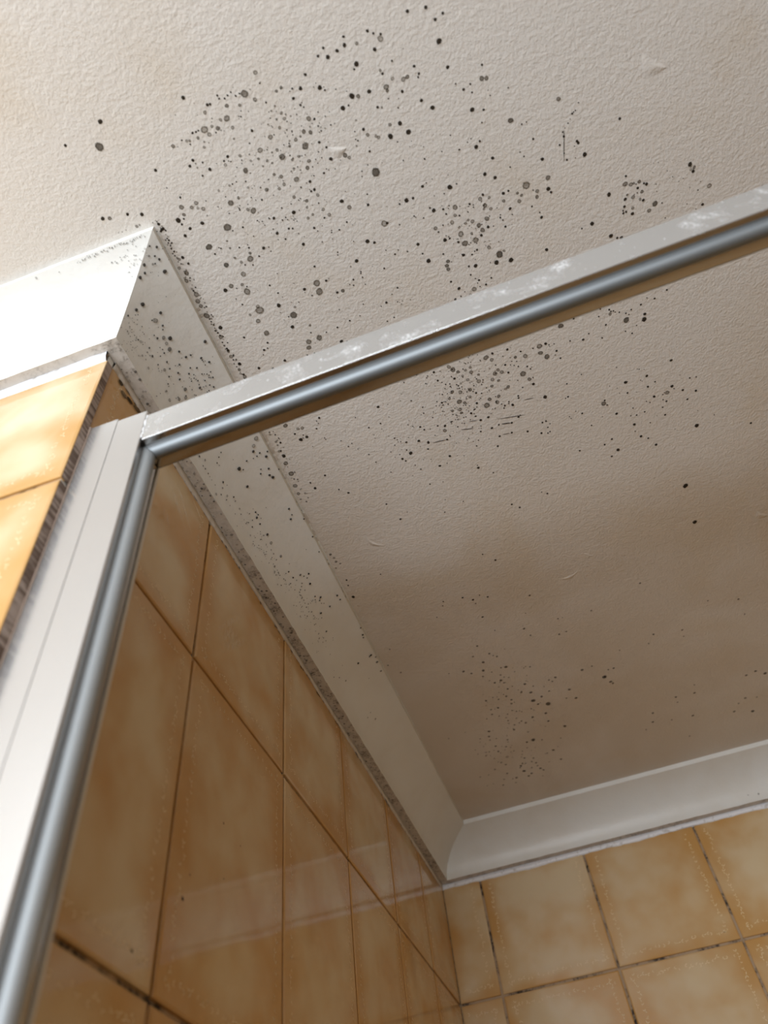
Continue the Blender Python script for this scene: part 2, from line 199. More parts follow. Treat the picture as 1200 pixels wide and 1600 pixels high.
"3,-8601,130,0;2306,-8522,79,0;2333,-8454,184,0;2110,-8590,78,0;2142,-8612,52,0;2204,-8577,65,0;2055,-8642,52,0;2207,-8784,64,0;2325,-8806,64,0;2334,-8795,51,0;2387,-8770,64,0;2471,-8796,154,0;2449,-8822,77,0;2538,-8780,90,0;2550,-8740,77,0;2623,-8763,193,1;2730,-8749,90,0;2810,-8758,155,1;2836,-8779,103,0;2875,-8744,117,1;2833,-8701,182,1;2821,-8680,104,1;2868,-8663,131,1;2575,-8667,156,1;2507,-8671,65,0;2448,-8668,155,1;2462,-8635,78,0;2615,-8563,223,1;2627,-8486,237,1;2709,-8481,238,1;2825,-8606,184,1;2757,-8579,184,1;2775,-8536,184,1;2719,-8623,157,1;2667,-8627,117,1;2692,-8642,104,1;2616,-8615,104,1;2609,-8709,129,1;2639,-8696,78,0;2820,-8544,119,0;2758,-8501,119,0;2692,-8539,105,1;2492,-8561,157,0;2528,-8560,78,0;2508,-8589,52,0;2525,-8574,52,0;2583,-8512,105,0;2452,-8465,79,0;2594,-8404,133,0;2656,-8386,80,0;2701,-8407,93,0;2791,-8393,160,1;2471,-8399,159,1;2454,-8370,160,1;2457,-8340,160,1;2612,-8306,94,0;2661,-8292,161,0;2609,-8237,81,0;2659,-8173,95,0;2636,-8196,54,0;2703,-8121,96,0;2754,-8158,82,0;2644,-8155,54,0;2655,-8121,55,0;2451,-8238,94,0;2496,-8164,136,0;2532,-8122,55,0;2606,-8117,191,1;2494,-8098,68,0;2447,-8088,109,0;2568,-8085,110,1;2114,-7540,116,0;2124,-7453,102,0;2855,-8313,283,2;2894,-8328,108,1;2818,-8261,190,0;2929,-8240,204,0;2971,-8685,131,1;2979,-8738,130,0;3018,-8741,91,0;3003,-8616,119,0;2942,-8501,93,0;2935,-8554,66,0;2921,-8577,79,0;3077,-8704,118,1;3102,-8679,118,1;3078,-8644,158,1;3217,-8669,146,1;3208,-8629,146,1;3190,-8685,53,0;3160,-8575,80,0;3206,-8513,54,0;3200,-7566,236,2;3311,-7590,89,0;3531,-7594,75,0;3599,-7562,90,0;3611,-7543,75,0;3630,-7539,75,0;3602,-7521,136,1;3644,-7524,60,0;3675,-7510,76,0;3726,-7482,76,0;3748,-7462,61,0;3772,-7498,76,0;3722,-7421,261,2;3510,-7534,75,0;3555,-7440,91,0;3409,-7413,76,0;3357,-7377,121,0;3251,-7405,75,0;3510,-7334,77,0;3756,-7285,62,0;3704,-7323,46,0;3053,-7455,134,0;3000,-7451,237,1;3077,-7434,60,0;3119,-7428,60,0;3128,-7357,105,0;2741,-7519,117,0;2842,-7463,74,0;3080,-7417,45,0;2020,-7463,58,0;1799,-7445,44,0;1577,-7397,133,0;1859,-7350,74,0;1932,-7253,75,0;1924,-7193,76,0;1899,-7187,45,0;1632,-7270,45,0;1544,-7234,76,0;1437,-7232,76,0;1763,-7133,61,0;1797,-7100,61,0;1856,-7071,107,0;1882,-7031,92,0;2003,-7025,92,0;2063,-7001,124,0;2049,-6955,186,1;2125,-7020,92,0;2166,-6949,78,0;2230,-6962,62,0;2341,-6995,93,0;2259,-7020,62,0;2443,-6944,125,0;2373,-6940,125,0;2311,-7040,123,0;2344,-7064,77,0;2346,-6825,95,0;2626,-6810,111,0;2695,-6847,111,0;2447,-6824,127,0;2513,-6834,95,0;2493,-6713,112,0;2604,-6708,113,0;2742,-6667,113,0;2043,-6857,110,0;1878,-6889,141,0;1856,-6823,95,0;1803,-6938,140,0;1696,-6966,109,0;1610,-7044,77,0;1629,-7020,62,0;1652,-6989,62,0;1730,-7006,46,0;1592,-6974,62,0;1674,-6886,79,0;1698,-6841,190,0;1602,-6863,63,0;1611,-6808,127,0;1633,-6776,96,0;1537,-6919,63,0;1346,-6967,78,0;1378,-6865,63,0;2019,-6677,129,0;1906,-6607,130,0;1975,-6609,65,0;2084,-6655,48,0;2141,-6630,49,0;1733,-6637,81,0;1698,-6699,64,0;1470,-6710,65,0;1644,-6595,49,0;2228,-6795"
",63,0;2274,-6691,80,0;2454,-6615,114,0;2259,-6751,48,0;2231,-6451,133,0;2230,-6482,66,0;2349,-6343,84,0;1764,-6443,83,0;1885,-6421,50,0;1318,-6377,101,0;1386,-6153,122,0;2004,-6128,69,0;1848,-6212,51,0;1805,-6070,70,0;2431,-5909,107,0;2496,-5842,108,0;2732,-5943,71,0;2780,-5905,107,0;2956,-6958,188,0;2883,-7121,138,0;2860,-7179,183,1;2789,-7123,77,0;2672,-6986,140,0;2647,-7030,77,0;2606,-7003,93,0;2735,-7034,93,0;2736,-7056,93,0;2550,-7063,200,1;2495,-7115,183,1;2458,-7065,276,1;2382,-7119,122,0;2373,-7082,61,0;2400,-7219,105,0;2423,-7153,61,0;2243,-7189,242,1;2284,-7161,152,1;2576,-7115,168,1;2673,-7175,167,1;2543,-7234,151,1;2648,-7163,137,1;2616,-7530,117,0;2557,-7511,233,1;2598,-7475,176,1;2789,-7426,148,1;2870,-7406,208,1;2843,-7461,89,0;3042,-7334,241,1;2997,-7388,209,1;2945,-7451,74,0;2867,-7305,90,0;2888,-7272,75,0;2694,-7387,104,0;2736,-7371,59,0;2764,-7355,60,0;2795,-7334,75,0;2753,-7399,59,0;2792,-7384,59,0;2693,-7472,59,0;2819,-7251,272,1;2626,-7363,163,1;2652,-7332,179,1;2704,-7307,105,0;2595,-7338,208,1;2562,-7292,180,1;2609,-7265,135,1;2448,-7320,194,1;2411,-7473,132,1;2367,-7462,132,1;2408,-7427,176,1;2270,-7505,233,1;2245,-7542,174,1;2305,-7469,146,1;2331,-7420,118,1;2364,-7367,148,1;2261,-7420,118,0;2300,-7356,104,1;2274,-7341,74,0;2359,-7268,180,1;2275,-7276,194,1;2209,-7303,179,1;2170,-7250,135,1;2100,-7235,105,0;2062,-7261,60,0;2125,-7310,74,0;2045,-7222,60,0;2105,-7210,60,0;2081,-7150,61,0;2070,-7215,45,0;2165,-7123,137,1;2230,-7113,183,1;2231,-7075,138,1;2341,-7201,151,1;2161,-7357,59,0;2177,-7393,74,0;2444,-7197,76,0;2461,-7382,118,1;2514,-7394,44,0;2495,-7234,60,0;2594,-6983,78,0;2583,-7030,62,0;2643,-7011,62,0;2856,-6603,115,0;2885,-6710,97,0;2918,-6713,97,0;2922,-6642,82,0;2911,-6581,82,0;2932,-6589,82,0;2947,-6671,65,0;3874,-7419,139,0;3864,-7373,218,0;3798,-7343,62,0;3755,-7285,78,0;3704,-7323,62,0;3852,-7513,92,0;3905,-7553,61,0;3965,-7525,92,0;4067,-7563,93,0;4049,-6909,132,0;3832,-6834,132,0;3896,-6749,84,0;3831,-6723,117,0;3647,-6840,163,0;3651,-6728,99,0;4036,-6648,154,0;3990,-6598,205,1;4125,-6571,121,0;4237,-6521,123,0;4193,-6672,86,0;4248,-6662,69,0;3950,-6593,68,0;3874,-6601,136,0;3975,-6511,104,0;3948,-6537,69,0;3803,-6577,68,0;3832,-6554,68,0;4158,-6460,105,0;3937,-6460,87,0;3777,-6474,86,0;3680,-6553,68,0;3703,-6466,86,0;3652,-6479,68,0;3952,-6371,105,0;3672,-6375,139,0;3814,-6338,70,0;3671,-6297,70,0;3717,-6221,141,0;3779,-6174,107,0;3842,-6072,145,0;3496,-6151,177,0;3385,-6258,104,0;3456,-6293,104,0;3430,-6101,106,0;3155,-6279,103,0;3300,-6512,84,0;3239,-6670,98,0;3532,-6550,135,0;3436,-6698,231,1;3449,-6727,99,0;3463,-6673,83,0;4222,-6143,220,0;4384,-6199,55,0;3158,-7016,78,0;3147,-6885,96,0;3123,-6878,64,0;3292,-7059,63,0;3092,-7062,47,0;3187,-6713,49,0;3124,-6680,65,0;3136,-6654,66,0;3148,-7278,91,0;4073,-5470,277,0;4132,-4958,253,0;4709,-5976,115,0;2121,-5267,124,0;2017,-5396,91,0;780,-7515,210,1;1074,-7480,119,0;1014,-7389,90,0;1042,-7460,60,0;1048,-7432,60,0;867,-7447,151,1;904,-7441,166,1;822,-740"
"8,106,0;848,-7336,183,0;907,-7342,152,0;885,-7372,61,0;872,-7344,61,0;1437,-7232,76,0;1544,-7234,76,0;1362,-7370,60,0;1045,-7275,61,0;1048,-7259,61,0;1167,-7195,61,0;1206,-7115,77,0;1245,-7135,62,0;905,-6902,112,0;771,-6802,147,0;754,-6875,97,0;966,-6706,82,0;1033,-6638,115,0;1379,-6866,63,0;984,-5550,76,0;1471,-6210,52,0;664,-7463,76,0;677,-7421,61,0;674,-7372,107,0;645,-7295,77,0;647,-7234,187,0;631,-7156,220,1;633,-7034,256,1;615,-6897,227,1;608,-6803,164,1;642,-7396,123,1;629,-7294,140,1;603,-6735,99,1;614,-5997,145,1;631,-5939,128,1;631,-5886,147,1;601,-5806,112,1;661,-5846,111,1;642,-5611,114,0;631,-5535,96,0;624,-5361,197,0;624,-7482,106,1;620,-4191,119,0;715,-4011,122,0;720,-4437,96,0;984,-5550,66,0;1470,-4913,102,0;1448,-4853,82,0;1342,-4710,84,0;1675,-4884,123,0;1850,-4847,82,0;1770,-4808,144,0;1782,-4743,83,0;1926,-4786,124,0;2350,-4622,127,0;1803,-4509,129,0;2255,-4371,87,0;2942,-4108,114,0;2573,-4136,113,0;2623,-4133,68,0;1880,-4246,89,0;2189,-4137,158,0;2234,-3998,115,0;2542,-3876,140,0;2625,-3889,117,0;1636,-4078,137,0;1549,-3925,139,0;1734,-3896,140,0;1766,-3842,94,0;1802,-3808,141,0;1914,-3896,70,0;1634,-3777,189,0;1600,-3637,193,0;1572,-3535,122,0;1384,-3719,168,0;1462,-3646,145,0;1219,-3756,96,0;1803,-3595,121,0;1860,-3584,218,0;1685,-3567,97,0;1936,-3459,99,0;1769,-3471,123,0;1752,-3372,200,0;1776,-3312,126,0;1674,-3361,150,0;1625,-3428,99,0;2074,-3494,98,0;2122,-3466,123,0;2287,-3130,128,0;2320,-3086,129,0;2367,-3144,180,0;2002,-3180,179,0;2087,-3098,103,0;1931,-3044,156,0;1854,-3205,102,0;1792,-3182,153,0;2039,-2993,209,0;2250,-2919,132,0;2145,-2856,186,0;1746,-3053,156,0;1723,-3100,103,0;1647,-3036,130,0;1590,-3100,103,0;1499,-3077,156,0;1791,-2958,158,0;1775,-2884,159,0;2035,-2824,294,0;2077,-2729,162,0;2194,-2680,354,0;2132,-2506,195,0;2132,-2331,170,0;1963,-2499,195,0;1605,-2877,160,0;1516,-2878,133,0;1506,-2783,135,0;1581,-2712,109,0;1752,-2748,108,0;1798,-2708,109,0;1858,-2673,109,0;1685,-2700,109,0;1769,-2571,110,0;1664,-2569,138,0;1815,-2485,139,0;1858,-2425,169,0;1783,-2461,112,0;1718,-2446,140,0;1693,-2349,170,0;2309,-2129,233,0;2424,-2689,109,0;2536,-2640,192,0;2486,-2841,187,0;2690,-3142,206,0;2810,-3158,128,0;2986,-3007,131,0;2924,-2892,319,0;2984,-2767,216,0;3050,-3009,158,0;1391,-2457,197,0;1366,-2352,171,0;1360,-2273,115,0;1398,-2110,176,0;1520,-2038,148,0;1571,-1997,89,0;1570,-2177,145,0;1876,-2025,295,0;1790,-2011,177,0;1769,-1887,120,0;1404,-1980,179,0;1293,-2027,119,0;2078,-1679,215,0;2137,-1423,190,0;2217,-1899,120,0;1384,-1718,154,0;1428,-1643,155,0;1270,-1601,156,0;1690,-1676,154,0;1608,-1524,188,0;1623,-1381,255,0;1639,-1569,125,0;1679,-1549,125,0;1800,-1620,155,0;1762,-1548,125,0;1736,-1410,127,0;1810,-1495,157,0;1817,-1418,127,0;1842,-1340,192,0;1873,-1283,161,0;1706,-1276,194,0;1659,-1233,195,0;1495,-1270,194,0;1401,-1431,159,0;1290,-1180,164,0;1465,-1158,131,0;1331,-1312,129,0;1969,-1643,93,0;1147,-2042,89,0;1484,-1807,243,1;1241,-1968,149,1;1321,-1849,121,1;3890,-3346,154,0;3897,-3226,104,0;3564,"
"-3412,151,0;3495,-3273,103,0;3157,-3302,101,0;4534,-3596,153,0;4202,-3716,99,0;4599,-3307,106,0;3505,-4312,135,0;4824,-2076,247,0;4708,-2176,182,0;4595,-2143,182,0;4573,-1669,192,0;4718,-1621,129,0;4661,-1333,267,0;4425,-1439,196,0;4487,-1590,129,0;3952,-2076,180,0;3962,-2241,118,0;3721,-2096,179,0;3732,-1979,121,0;3411,-1892,182,0;3393,-1697,186,0;3902,-1597,190,0;3632,-1632,126,0;3831,-1150,133,0;3292,-1567,126,0;3004,-2725,163,0;2928,-2891,106,0;1635,-9399,36,0;1664,-9633,25,0;1642,-9482,54,0;1845,-9680,43,1;1558,-9862,39,0;1682,-9636,46,0;1665,-9554,50,0;1739,-9874,45,0;1384,-9513,38,0;1765,-9606,28,1;1882,-9551,43,0;1529,-9647,35,0;1446,-9839,44,0;2136,-9794,43,1;2075,-9753,50,0;1704,-9683,48,0;1658,-9538,49,0;1900,-9355,37,1;1514,-9376,51,1;1665,-9623,45,0;2138,-9720,39,0;1646,-9539,42,1;1693,-9425,43,1;1994,-9390,34,0;1856,-9617,38,0;1614,-9774,40,0;1903,-9576,37,0;1654,-9459,53,0;1670,-9597,36,0;1916,-9475,43,1;1608,-9737,44,0;1709,-9820,25,1;1632,-9952,31,0;1597,-9692,35,0;1477,-9499,33,0;1711,-9612,41,0;1609,-9505,48,1;1705,-9418,45,1;1577,-9492,49,0;1783,-9626,34,0;1871,-9633,31,1;1591,-9637,48,0;1705,-9458,48,0;1794,-9681,28,1;1772,-9674,34,0;1511,-9567,52,1;2097,-9428,50,0;1252,-9580,52,1;1789,-9840,43,0;1602,-9471,31,1;1600,-9683,48,1;1953,-9627,51,0;1914,-9625,25,0;1717,-9453,44,0;1273,-9533,43,0;1568,-9298,39,0;1594,-9532,40,0;1746,-9307,52,0;1708,-9594,43,0;1807,-9502,32,0;1491,-9569,47,1;1765,-9528,28,1;2038,-9509,27,0;1586,-9492,35,0;1585,-9697,30,0;1796,-9401,46,0;1768,-9507,35,0;1780,-9701,47,0;1520,-9579,39,0;1419,-9561,38,1;1461,-9718,26,0;1324,-9564,52,0;1988,-9643,32,0;1844,-9319,44,0;1837,-9753,45,0;1828,-9404,25,1;1717,-9620,27,1;1794,-9614,25,0;1856,-9307,45,0;1926,-9561,48,1;1781,-9736,45,1;1819,-9893,26,0;1447,-9783,31,1;1611,-9386,47,0;1533,-9519,35,0;1833,-9438,53,0;1724,-9664,44,0;1661,-9760,38,0;1788,-9602,27,0;1902,-9603,37,0;1516,-9080,30,0;1341,-9152,43,0;1250,-9066,36,0;1283,-9322,30,1;1169,-9291,30,0;1154,-9094,29,0;1059,-9324,37,0;1681,-9280,37,0;1685,-9231,43,0;1246,-9260,31,0;1249,-9581,46,1;1510,-9084,30,0;1937,-9258,31,0;1290,-9128,44,1;1885,-8900,33,0;1118,-9426,25,0;1125,-9262,31,0;1758,-9133,39,1;1316,-9047,28,0;1586,-9191,48,0;1613,-9374,32,0;1241,-9484,31,0;1909,-9090,38,1;1186,-9297,43,0;1305,-9294,41,0;1637,-8866,42,1;1621,-9176,33,0;1196,-9398,41,0;1361,-9158,27,0;1535,-9347,43,0;1381,-9093,47,1;1242,-9285,44,0;1265,-9149,39,0;1031,-9139,28,1;1564,-9125,45,0;1508,-9102,36,0;1731,-9312,39,1;1286,-9211,38,0;1491,-9089,45,1;1759,-9364,48,0;1119,-9385,41,0;1406,-9329,46,0;1136,-9451,25,0;1334,-9384,38,0;1530,-9014,26,0;1314,-9374,39,0;1602,-9198,45,0;1713,-9070,31,1;843,-9502,33,0;1434,-9282,46,0;1916,-9135,43,0;1801,-9373,46,0;1534,-9334,27,1;1621,-9100,29,0;1408,-9382,35,0;1294,-9114,45,0;1635,-8860,44,0;1164,-9185,40,1;1664,-9127,45,1;1265,-9251,30,1;2603,-8533,27,1;2731,-8364,29,1;2535,-8561,48,1;2545,-8513,27,0;2684,-8487,41,1;2621,-8701,30,1;2706,-8697,50,0;2814,-8579,34,1;2820,-8741,37,1;2634"
",-8993,43,1;2748,-8527,32,1;2870,-8410,56,1;2859,-8535,52,0;2729,-8566,36,0;2753,-8565,36,0;2771,-8415,37,0;2780,-8578,50,0;2825,-8705,55,0;2584,-8536,51,0;2653,-8467,49,0;2694,-8730,41,1;2690,-8600,41,0;2677,-8640,33,0;2574,-8882,52,0;2913,-8654,37,0;2803,-8442,57,1;2635,-8619,29,0;2679,-8511,31,0;2674,-8583,33,0;2671,-8339,40,0;2536,-8807,42,1;2700,-8494,53,1;3050,-8361,33,0;2806,-8417,34,0;2576,-8771,49,0;2529,-8419,41,1;2833,-8713,51,1;2545,-8664,49,1;2554,-8441,29,0;2718,-8736,46,0;2682,-8402,58,0;2627,-8555,33,1;2926,-8597,54,0;2503,-8891,42,0;3010,-8569,57,0;2751,-8718,57,0;2501,-8214,33,1;2702,-8703,42,0;2905,-8409,36,0;2495,-8386,50,1;2766,-8443,40,1;2774,-8277,50,0;2992,-8499,39,1;2584,-8415,43,0;2441,-8378,36,0;2932,-8682,35,1;2702,-8583,30,0;2610,-8616,28,1;2754,-8734,56,0;2729,-8555,32,1;2554,-8546,28,0;2774,-8446,34,0;2575,-8537,28,0;2585,-8789,54,0;2668,-8474,50,0;2424,-8679,43,1;2696,-8532,47,0;2848,-8616,47,0;2815,-8736,39,0;2710,-8455,48,0;2183,-7464,44,0;2505,-7506,68,1;2208,-7117,48,0;2705,-7651,53,1;2167,-7532,49,1;2371,-7798,32,0;2146,-7202,68,0;2316,-7462,67,1;2000,-7165,44,1;2902,-7286,44,0;2324,-7216,41,0;2494,-7191,39,1;2044,-7511,63,0;2389,-7336,41,0;2513,-7187,51,1;2316,-7363,39,0;2580,-6821,40,0;2305,-7639,34,1;2416,-7447,37,0;2435,-7348,70,0;2282,-7280,46,0;2325,-7215,36,1;1980,-7043,34,1;3111,-7324,72,1;1933,-7019,52,0;2347,-7285,44,0;2496,-7562,48,0;2102,-7323,64,1;2042,-7743,62,1;2799,-7255,37,1;2379,-7243,71,0;2468,-7365,30,0;2697,-7850,55,0;2408,-7408,52,0;2497,-7012,45,0;2208,-7236,45,0;2893,-7184,67,0;2080,-6772,44,1;2029,-7456,43,0;2110,-6790,52,0;1973,-7568,69,0;2068,-7322,33,0;2658,-7532,32,0;1803,-7088,46,1;1992,-7613,46,0;2376,-7530,41,0;2175,-7262,57,0;2287,-7420,38,0;2307,-7430,33,0;2351,-7272,52,0;2055,-7525,63,0;2602,-7361,58,1;2562,-7401,49,0;2308,-7195,65,0;2413,-7276,45,1;2472,-7410,41,0;2152,-7424,55,0;2276,-7316,71,0;2550,-7122,63,0;2399,-7297,50,0;2747,-7439,43,0;2053,-7680,37,0;2601,-7050,32,0;2110,-7468,33,1;1938,-7400,52,1;2699,-7231,53,1;2116,-6920,37,0;2265,-7510,60,0;2658,-7501,38,1;2186,-7310,38,0;2361,-6880,73,1;2587,-7357,39,1;2608,-7163,47,0;2428,-7368,46,0;2411,-7143,42,0;2296,-7253,39,0;2244,-7439,58,1;2301,-7623,36,0;2120,-7237,55,0;2300,-7320,63,0;2089,-7412,40,0;2351,-7479,63,0;1799,-6875,53,1;2383,-7521,59,0;2543,-7070,67,0;1993,-7581,47,0;2085,-7644,37,1;2460,-7575,41,0;2617,-7416,70,0;2417,-7494,30,0;2406,-7520,49,0;2289,-6978,55,0;2546,-7059,45,0;2429,-7086,39,0;2297,-7401,32,0;2391,-7041,38,1;1939,-7611,64,0;2299,-7296,41,0;2485,-7318,69,0;2204,-7312,70,1;2174,-7517,37,1;2764,-7205,62,0;2605,-7012,64,1;1772,-7385,43,0;2471,-6973,43,0;1985,-7122,62,0;2341,-7556,62,1;2123,-7502,45,1;2458,-6984,40,0;1853,-7541,63,0;2319,-7291,53,0;2519,-7338,36,0;2420,-7565,59,1;2094,-7523,54,1;2518,-7008,69,1;2464,-7280,63,0;1661,-7391,55,1;2374,-7333,41,0;2390,-7260,52,0;2478,-7299,63,0;2507,-7502,56,0;2354,-7067,65,0;2347,-7083,35,0;2166,-7529,53,1;2423,-7292,44,1;2241,-7448,61,0;2270,-7676,4"
"9,0;2329,-7258,63,0;2713,-6861,57,0;2261,-7318,71,1;1635,-6905,37,0;2209,-7361,68,0;2615,-7206,30,0;2768,-7529,31,0;2233,-7120,43,0;2526,-7010,35,0;2884,-6952,40,1;2431,-7578,60,0;2331,-7407,57,0;2400,-7316,33,0;2600,-7340,59,0;2148,-7240,55,1;2165,-7029,42,0;2315,-7118,58,0;2627,-7292,38,0;2511,-7203,55,0;2348,-7179,34,1;2211,-7385,66,0;2201,-7173,32,0;2427,-7517,59,1;2200,-7014,38,0;2140,-7331,33,0;2094,-7144,49,0;2211,-6972,55,0;2286,-7137,63,0;2232,-7501,34,0;2267,-7140,52,0;2078,-6878,66,0;2239,-7023,62,0;2123,-7001,65,1;2480,-6968,43,0;2306,-7098,34,0;2187,-7019,66,1;2312,-7155,41,1;2080,-7219,44,0;2076,-6891,66,0;2240,-7157,39,1;2304,-6743,67,0;2162,-7163,46,1;2299,-7148,41,0;2212,-6783,44,0;2357,-6855,47,0;2163,-7300,39,1;2190,-7141,62,0;2231,-6990,35,0;2107,-7199,42,1;2006,-7176,46,0;2150,-7133,37,0;2093,-7145,49,0;2108,-7057,44,1;2095,-7210,48,0;2020,-7152,37,0;2338,-6864,38,0;2192,-7064,51,0;2399,-7291,65,1;2158,-7089,58,0;2264,-7357,65,0;2342,-7197,33,0;2242,-7070,61,1;2202,-7151,38,0;2334,-7026,66,1;2213,-7349,52,0;2209,-7142,37,0;2293,-7104,52,1;2311,-7210,49,0;2288,-6899,61,0;2167,-7026,37,0;2090,-7108,50,0;2136,-7022,59,0;2183,-7071,65,0;2133,-7232,65,0;2204,-7052,44,0;1955,-6939,55,0;2168,-7304,52,0;2084,-7192,60,1;2260,-7220,61,1;2082,-7153,56,1;2185,-7047,51,0;2281,-7089,38,0;2054,-7125,41,0;1954,-7045,25,0;1629,-6996,49,0;1555,-6851,44,0;2000,-6970,35,1;1453,-7109,41,0;1813,-6923,30,1;2010,-6982,32,0;1659,-7021,48,1;1902,-6890,34,1;2152,-6969,43,1;1256,-7061,27,0;2187,-7023,46,0;1978,-6874,35,1;1913,-6669,29,0;1161,-7025,49,0;1786,-6967,33,0;1275,-7058,52,0;2191,-6859,36,0;1784,-7170,35,0;1571,-7083,52,1;1543,-7152,30,0;917,-7232,52,0;2229,-6950,30,0;2294,-7069,48,0;1802,-6744,32,0;1234,-7265,35,0;2140,-6901,37,0;1287,-7063,41,1;2397,-6724,50,1;1850,-6707,52,0;1786,-6729,42,0;1455,-7143,44,0;1881,-6904,43,0;1537,-7176,50,1;1888,-7067,42,0;1618,-7049,41,1;2275,-6837,40,0;1405,-6983,30,0;1830,-7132,27,0;2134,-6782,41,1;962,-9780,35,0;1491,-9820,41,0;1792,-9451,21,1;1414,-9802,33,0;1249,-9861,38,0;1170,-9910,27,0;1915,-9583,19,1;1344,-9546,25,1;1419,-9814,43,0;1722,-9768,24,0;1239,-9760,21,0;1238,-9843,40,1;1291,-9768,28,0;1263,-9795,25,0;1199,-9558,21,0;1181,-9979,28,1;1448,-9575,20,1;1553,-9934,40,0;1038,-9958,37,0;1333,-9759,22,1;1274,-9777,43,0;1454,-9980,25,0;1538,-9724,22,0;1702,-9780,29,0;1463,-9666,30,0;1710,-9485,20,0;1315,-9545,40,0;1063,-9831,27,0;1636,-9499,34,1;1553,-9732,21,1;3965,-6606,56,0;3591,-7014,57,0;3697,-6649,33,0;3879,-6390,41,0;3568,-6853,32,1;3776,-6812,53,0;3408,-6566,51,0;3509,-6855,52,1;3570,-6810,44,0;4112,-6734,60,1;3760,-6933,63,1;4026,-6181,45,0;3665,-6840,43,0;4051,-6616,60,0;3775,-6924,55,0;4241,-6303,55,1;3729,-6705,36,0;3756,-7031,32,1;3638,-6621,55,1;3816,-6907,37,0;4035,-6500,36,1;3584,-6752,51,0;4126,-6693,34,1;4008,-6656,32,1;3788,-6799,41,0;4060,-8416,44,0;4056,-8569,29,0;4090,-8561,34,0;4300,-8305,46,1;4204,-8239,25,0;4167,-8472,37,1;4319,-8453,44,0;4344,-8342,27,0;4284,-8402,26,0;4224,-"
"8377,33,0;3842,-8488,30,0;4316,-8445,27,0;4060,-8362,42,0;4182,-8426,43,0;4161,-8425,28,0;4380,-8318,38,0;4044,-8505,27,0;4416,-8424,29,0;4256,-8387,38,0;4148,-8481,45,1;1047,-1516,126,0;2076,-2239,92,1;2184,-4183,56,0;2028,-3231,76,0;886,-2542,115,0;1849,-3386,94,0;1508,-3043,78,1;2043,-3210,66,0;1497,-3208,79,1;1357,-2030,87,0;1350,-1748,85,0;1837,-2700,94,0;1681,-3162,77,0;1908,-3108,83,0;1701,-3265,111,1;1813,-2896,87,0;1659,-2508,111,1;2106,-2743,70,0;1848,-2222,118,0;1566,-2127,111,1;1687,-2374,97,1;1799,-3416,104,0;1768,-2742,72,1;2056,-3329,82,0;2209,-3037,75,0;1642,-3089,80,1;1593,-1900,108,0;1478,-2986,99,1;2051,-3476,76,0;1930,-3532,60,0;1560,-2869,69,0;1555,-1894,104,1;2031,-3509,63,1;1980,-2676,115,0;1795,-3309,72,1;1442,-2456,69,0;1425,-2722,110,0;1732,-3343,83,0;2005,-2635,93,1;1544,-1765,95,1;1582,-2267,92,0;1652,-2637,93,0;1963,-2428,85,0;1937,-3065,98,0;1983,-1974,125,0;1110,-2577,91,0;1251,-2355,107,0;1446,-1267,108,0;1876,-2004,104,0;1424,-1934,111,1;1809,-1803,86,1;1243,-2036,104,1;1696,-1841,94,0;1258,-2034,85,0;1638,-1556,116,1;1838,-1146,98,0;1135,-2149,85,0;1977,-1436,92,0;1172,-1274,97,0;1087,-1266,119,1;1626,-2419,78,1;2148,-1729,80,0;1657,-1717,112,1;1594,-2032,93,1;1290,-2220,83,1;1592,-1484,126,0;1868,-1846,79,0;1991,-1645,123,0;1443,-2268,111,0;1662,-1534,76,1;1287,-1936,84,1;1163,-1513,106,0;1609,-1507,79,0;1251,-2175,108,1;1677,-1770,104,0;1493,-1977,85,1;1469,-2071,78,0;1231,-1954,100,0;1232,-2287,83,0;1785,-1693,75,1;1528,-8941,35,0;1202,-8577,34,0;1296,-8134,41,0;1142,-8402,37,0;1583,-8589,37,0;870,-8337,30,1;1763,-8332,37,1;1513,-8335,26,0;1336,-8144,34,0;1577,-8630,32,0;1140,-8468,42,0;1050,-8690,34,1;1581,-8247,41,1;1595,-8427,42,0;1227,-8344,41,0;1556,-8741,32,0;1697,-8804,26,0;1698,-8460,21,1;1238,-8758,40,0;1324,-8644,32,0;1923,-8561,26,0;1444,-8468,23,1;1376,-8713,36,0;1374,-8551,36,0;1344,-8985,37,0;2548,-9368,22,1;2507,-9240,29,0;2163,-9671,28,0;2388,-9102,23,0;2131,-9293,32,1;2175,-9221,29,1;2521,-9228,36,0;1827,-8920,26,0;1860,-9969,33,1;1486,-9328,37,0;2356,-9043,35,1;2453,-9290,33,0;2159,-8938,33,1;1862,-9445,38,1;2319,-8923,32,0;2431,-9261,30,0;2261,-8947,29,0;2561,-9827,38,1;1578,-8991,22,1;2868,-8739,31,0;2658,-8758,41,0;2608,-9282,26,1;2139,-9130,27,1;2816,-8887,38,0;1973,-9098,31,0;2028,-9007,31,0;2219,-9228,28,0;2331,-8864,23,1;2168,-9349,29,0;1767,-9114,37,1;615,-9354,64,1;600,-9348,38,0;625,-9319,76,0;612,-9293,45,1;620,-9276,61,1;614,-9249,82,0;623,-9226,80,0;590,-9223,47,1;610,-9218,38,0;606,-9194,53,1;625,-9156,54,1;613,-9167,58,1;600,-9136,68,1;602,-9133,49,1;602,-9087,46,0;625,-9060,51,1;615,-9067,55,0;627,-9014,68,1;610,-9007,82,1;609,-8992,67,1;600,-8967,54,1;626,-8950,80,1;616,-8932,69,1;646,-8928,60,1;616,-8897,45,1;630,-8872,64,0;604,-8853,85,0;607,-8841,52,0;629,-8806,76,1;631,-8786,41,0;621,-8781,53,1;644,-8769,39,1;640,-8740,52,0;637,-8708,74,0;621,-8707,72,1;622,-8667,58,1;643,-8635,64,0;647,-8620,81,1;616,-8614,77,1;629,-8608,84,1;610,-8566,72,1;628,-8561,71,1;622,-8549,63,1;"
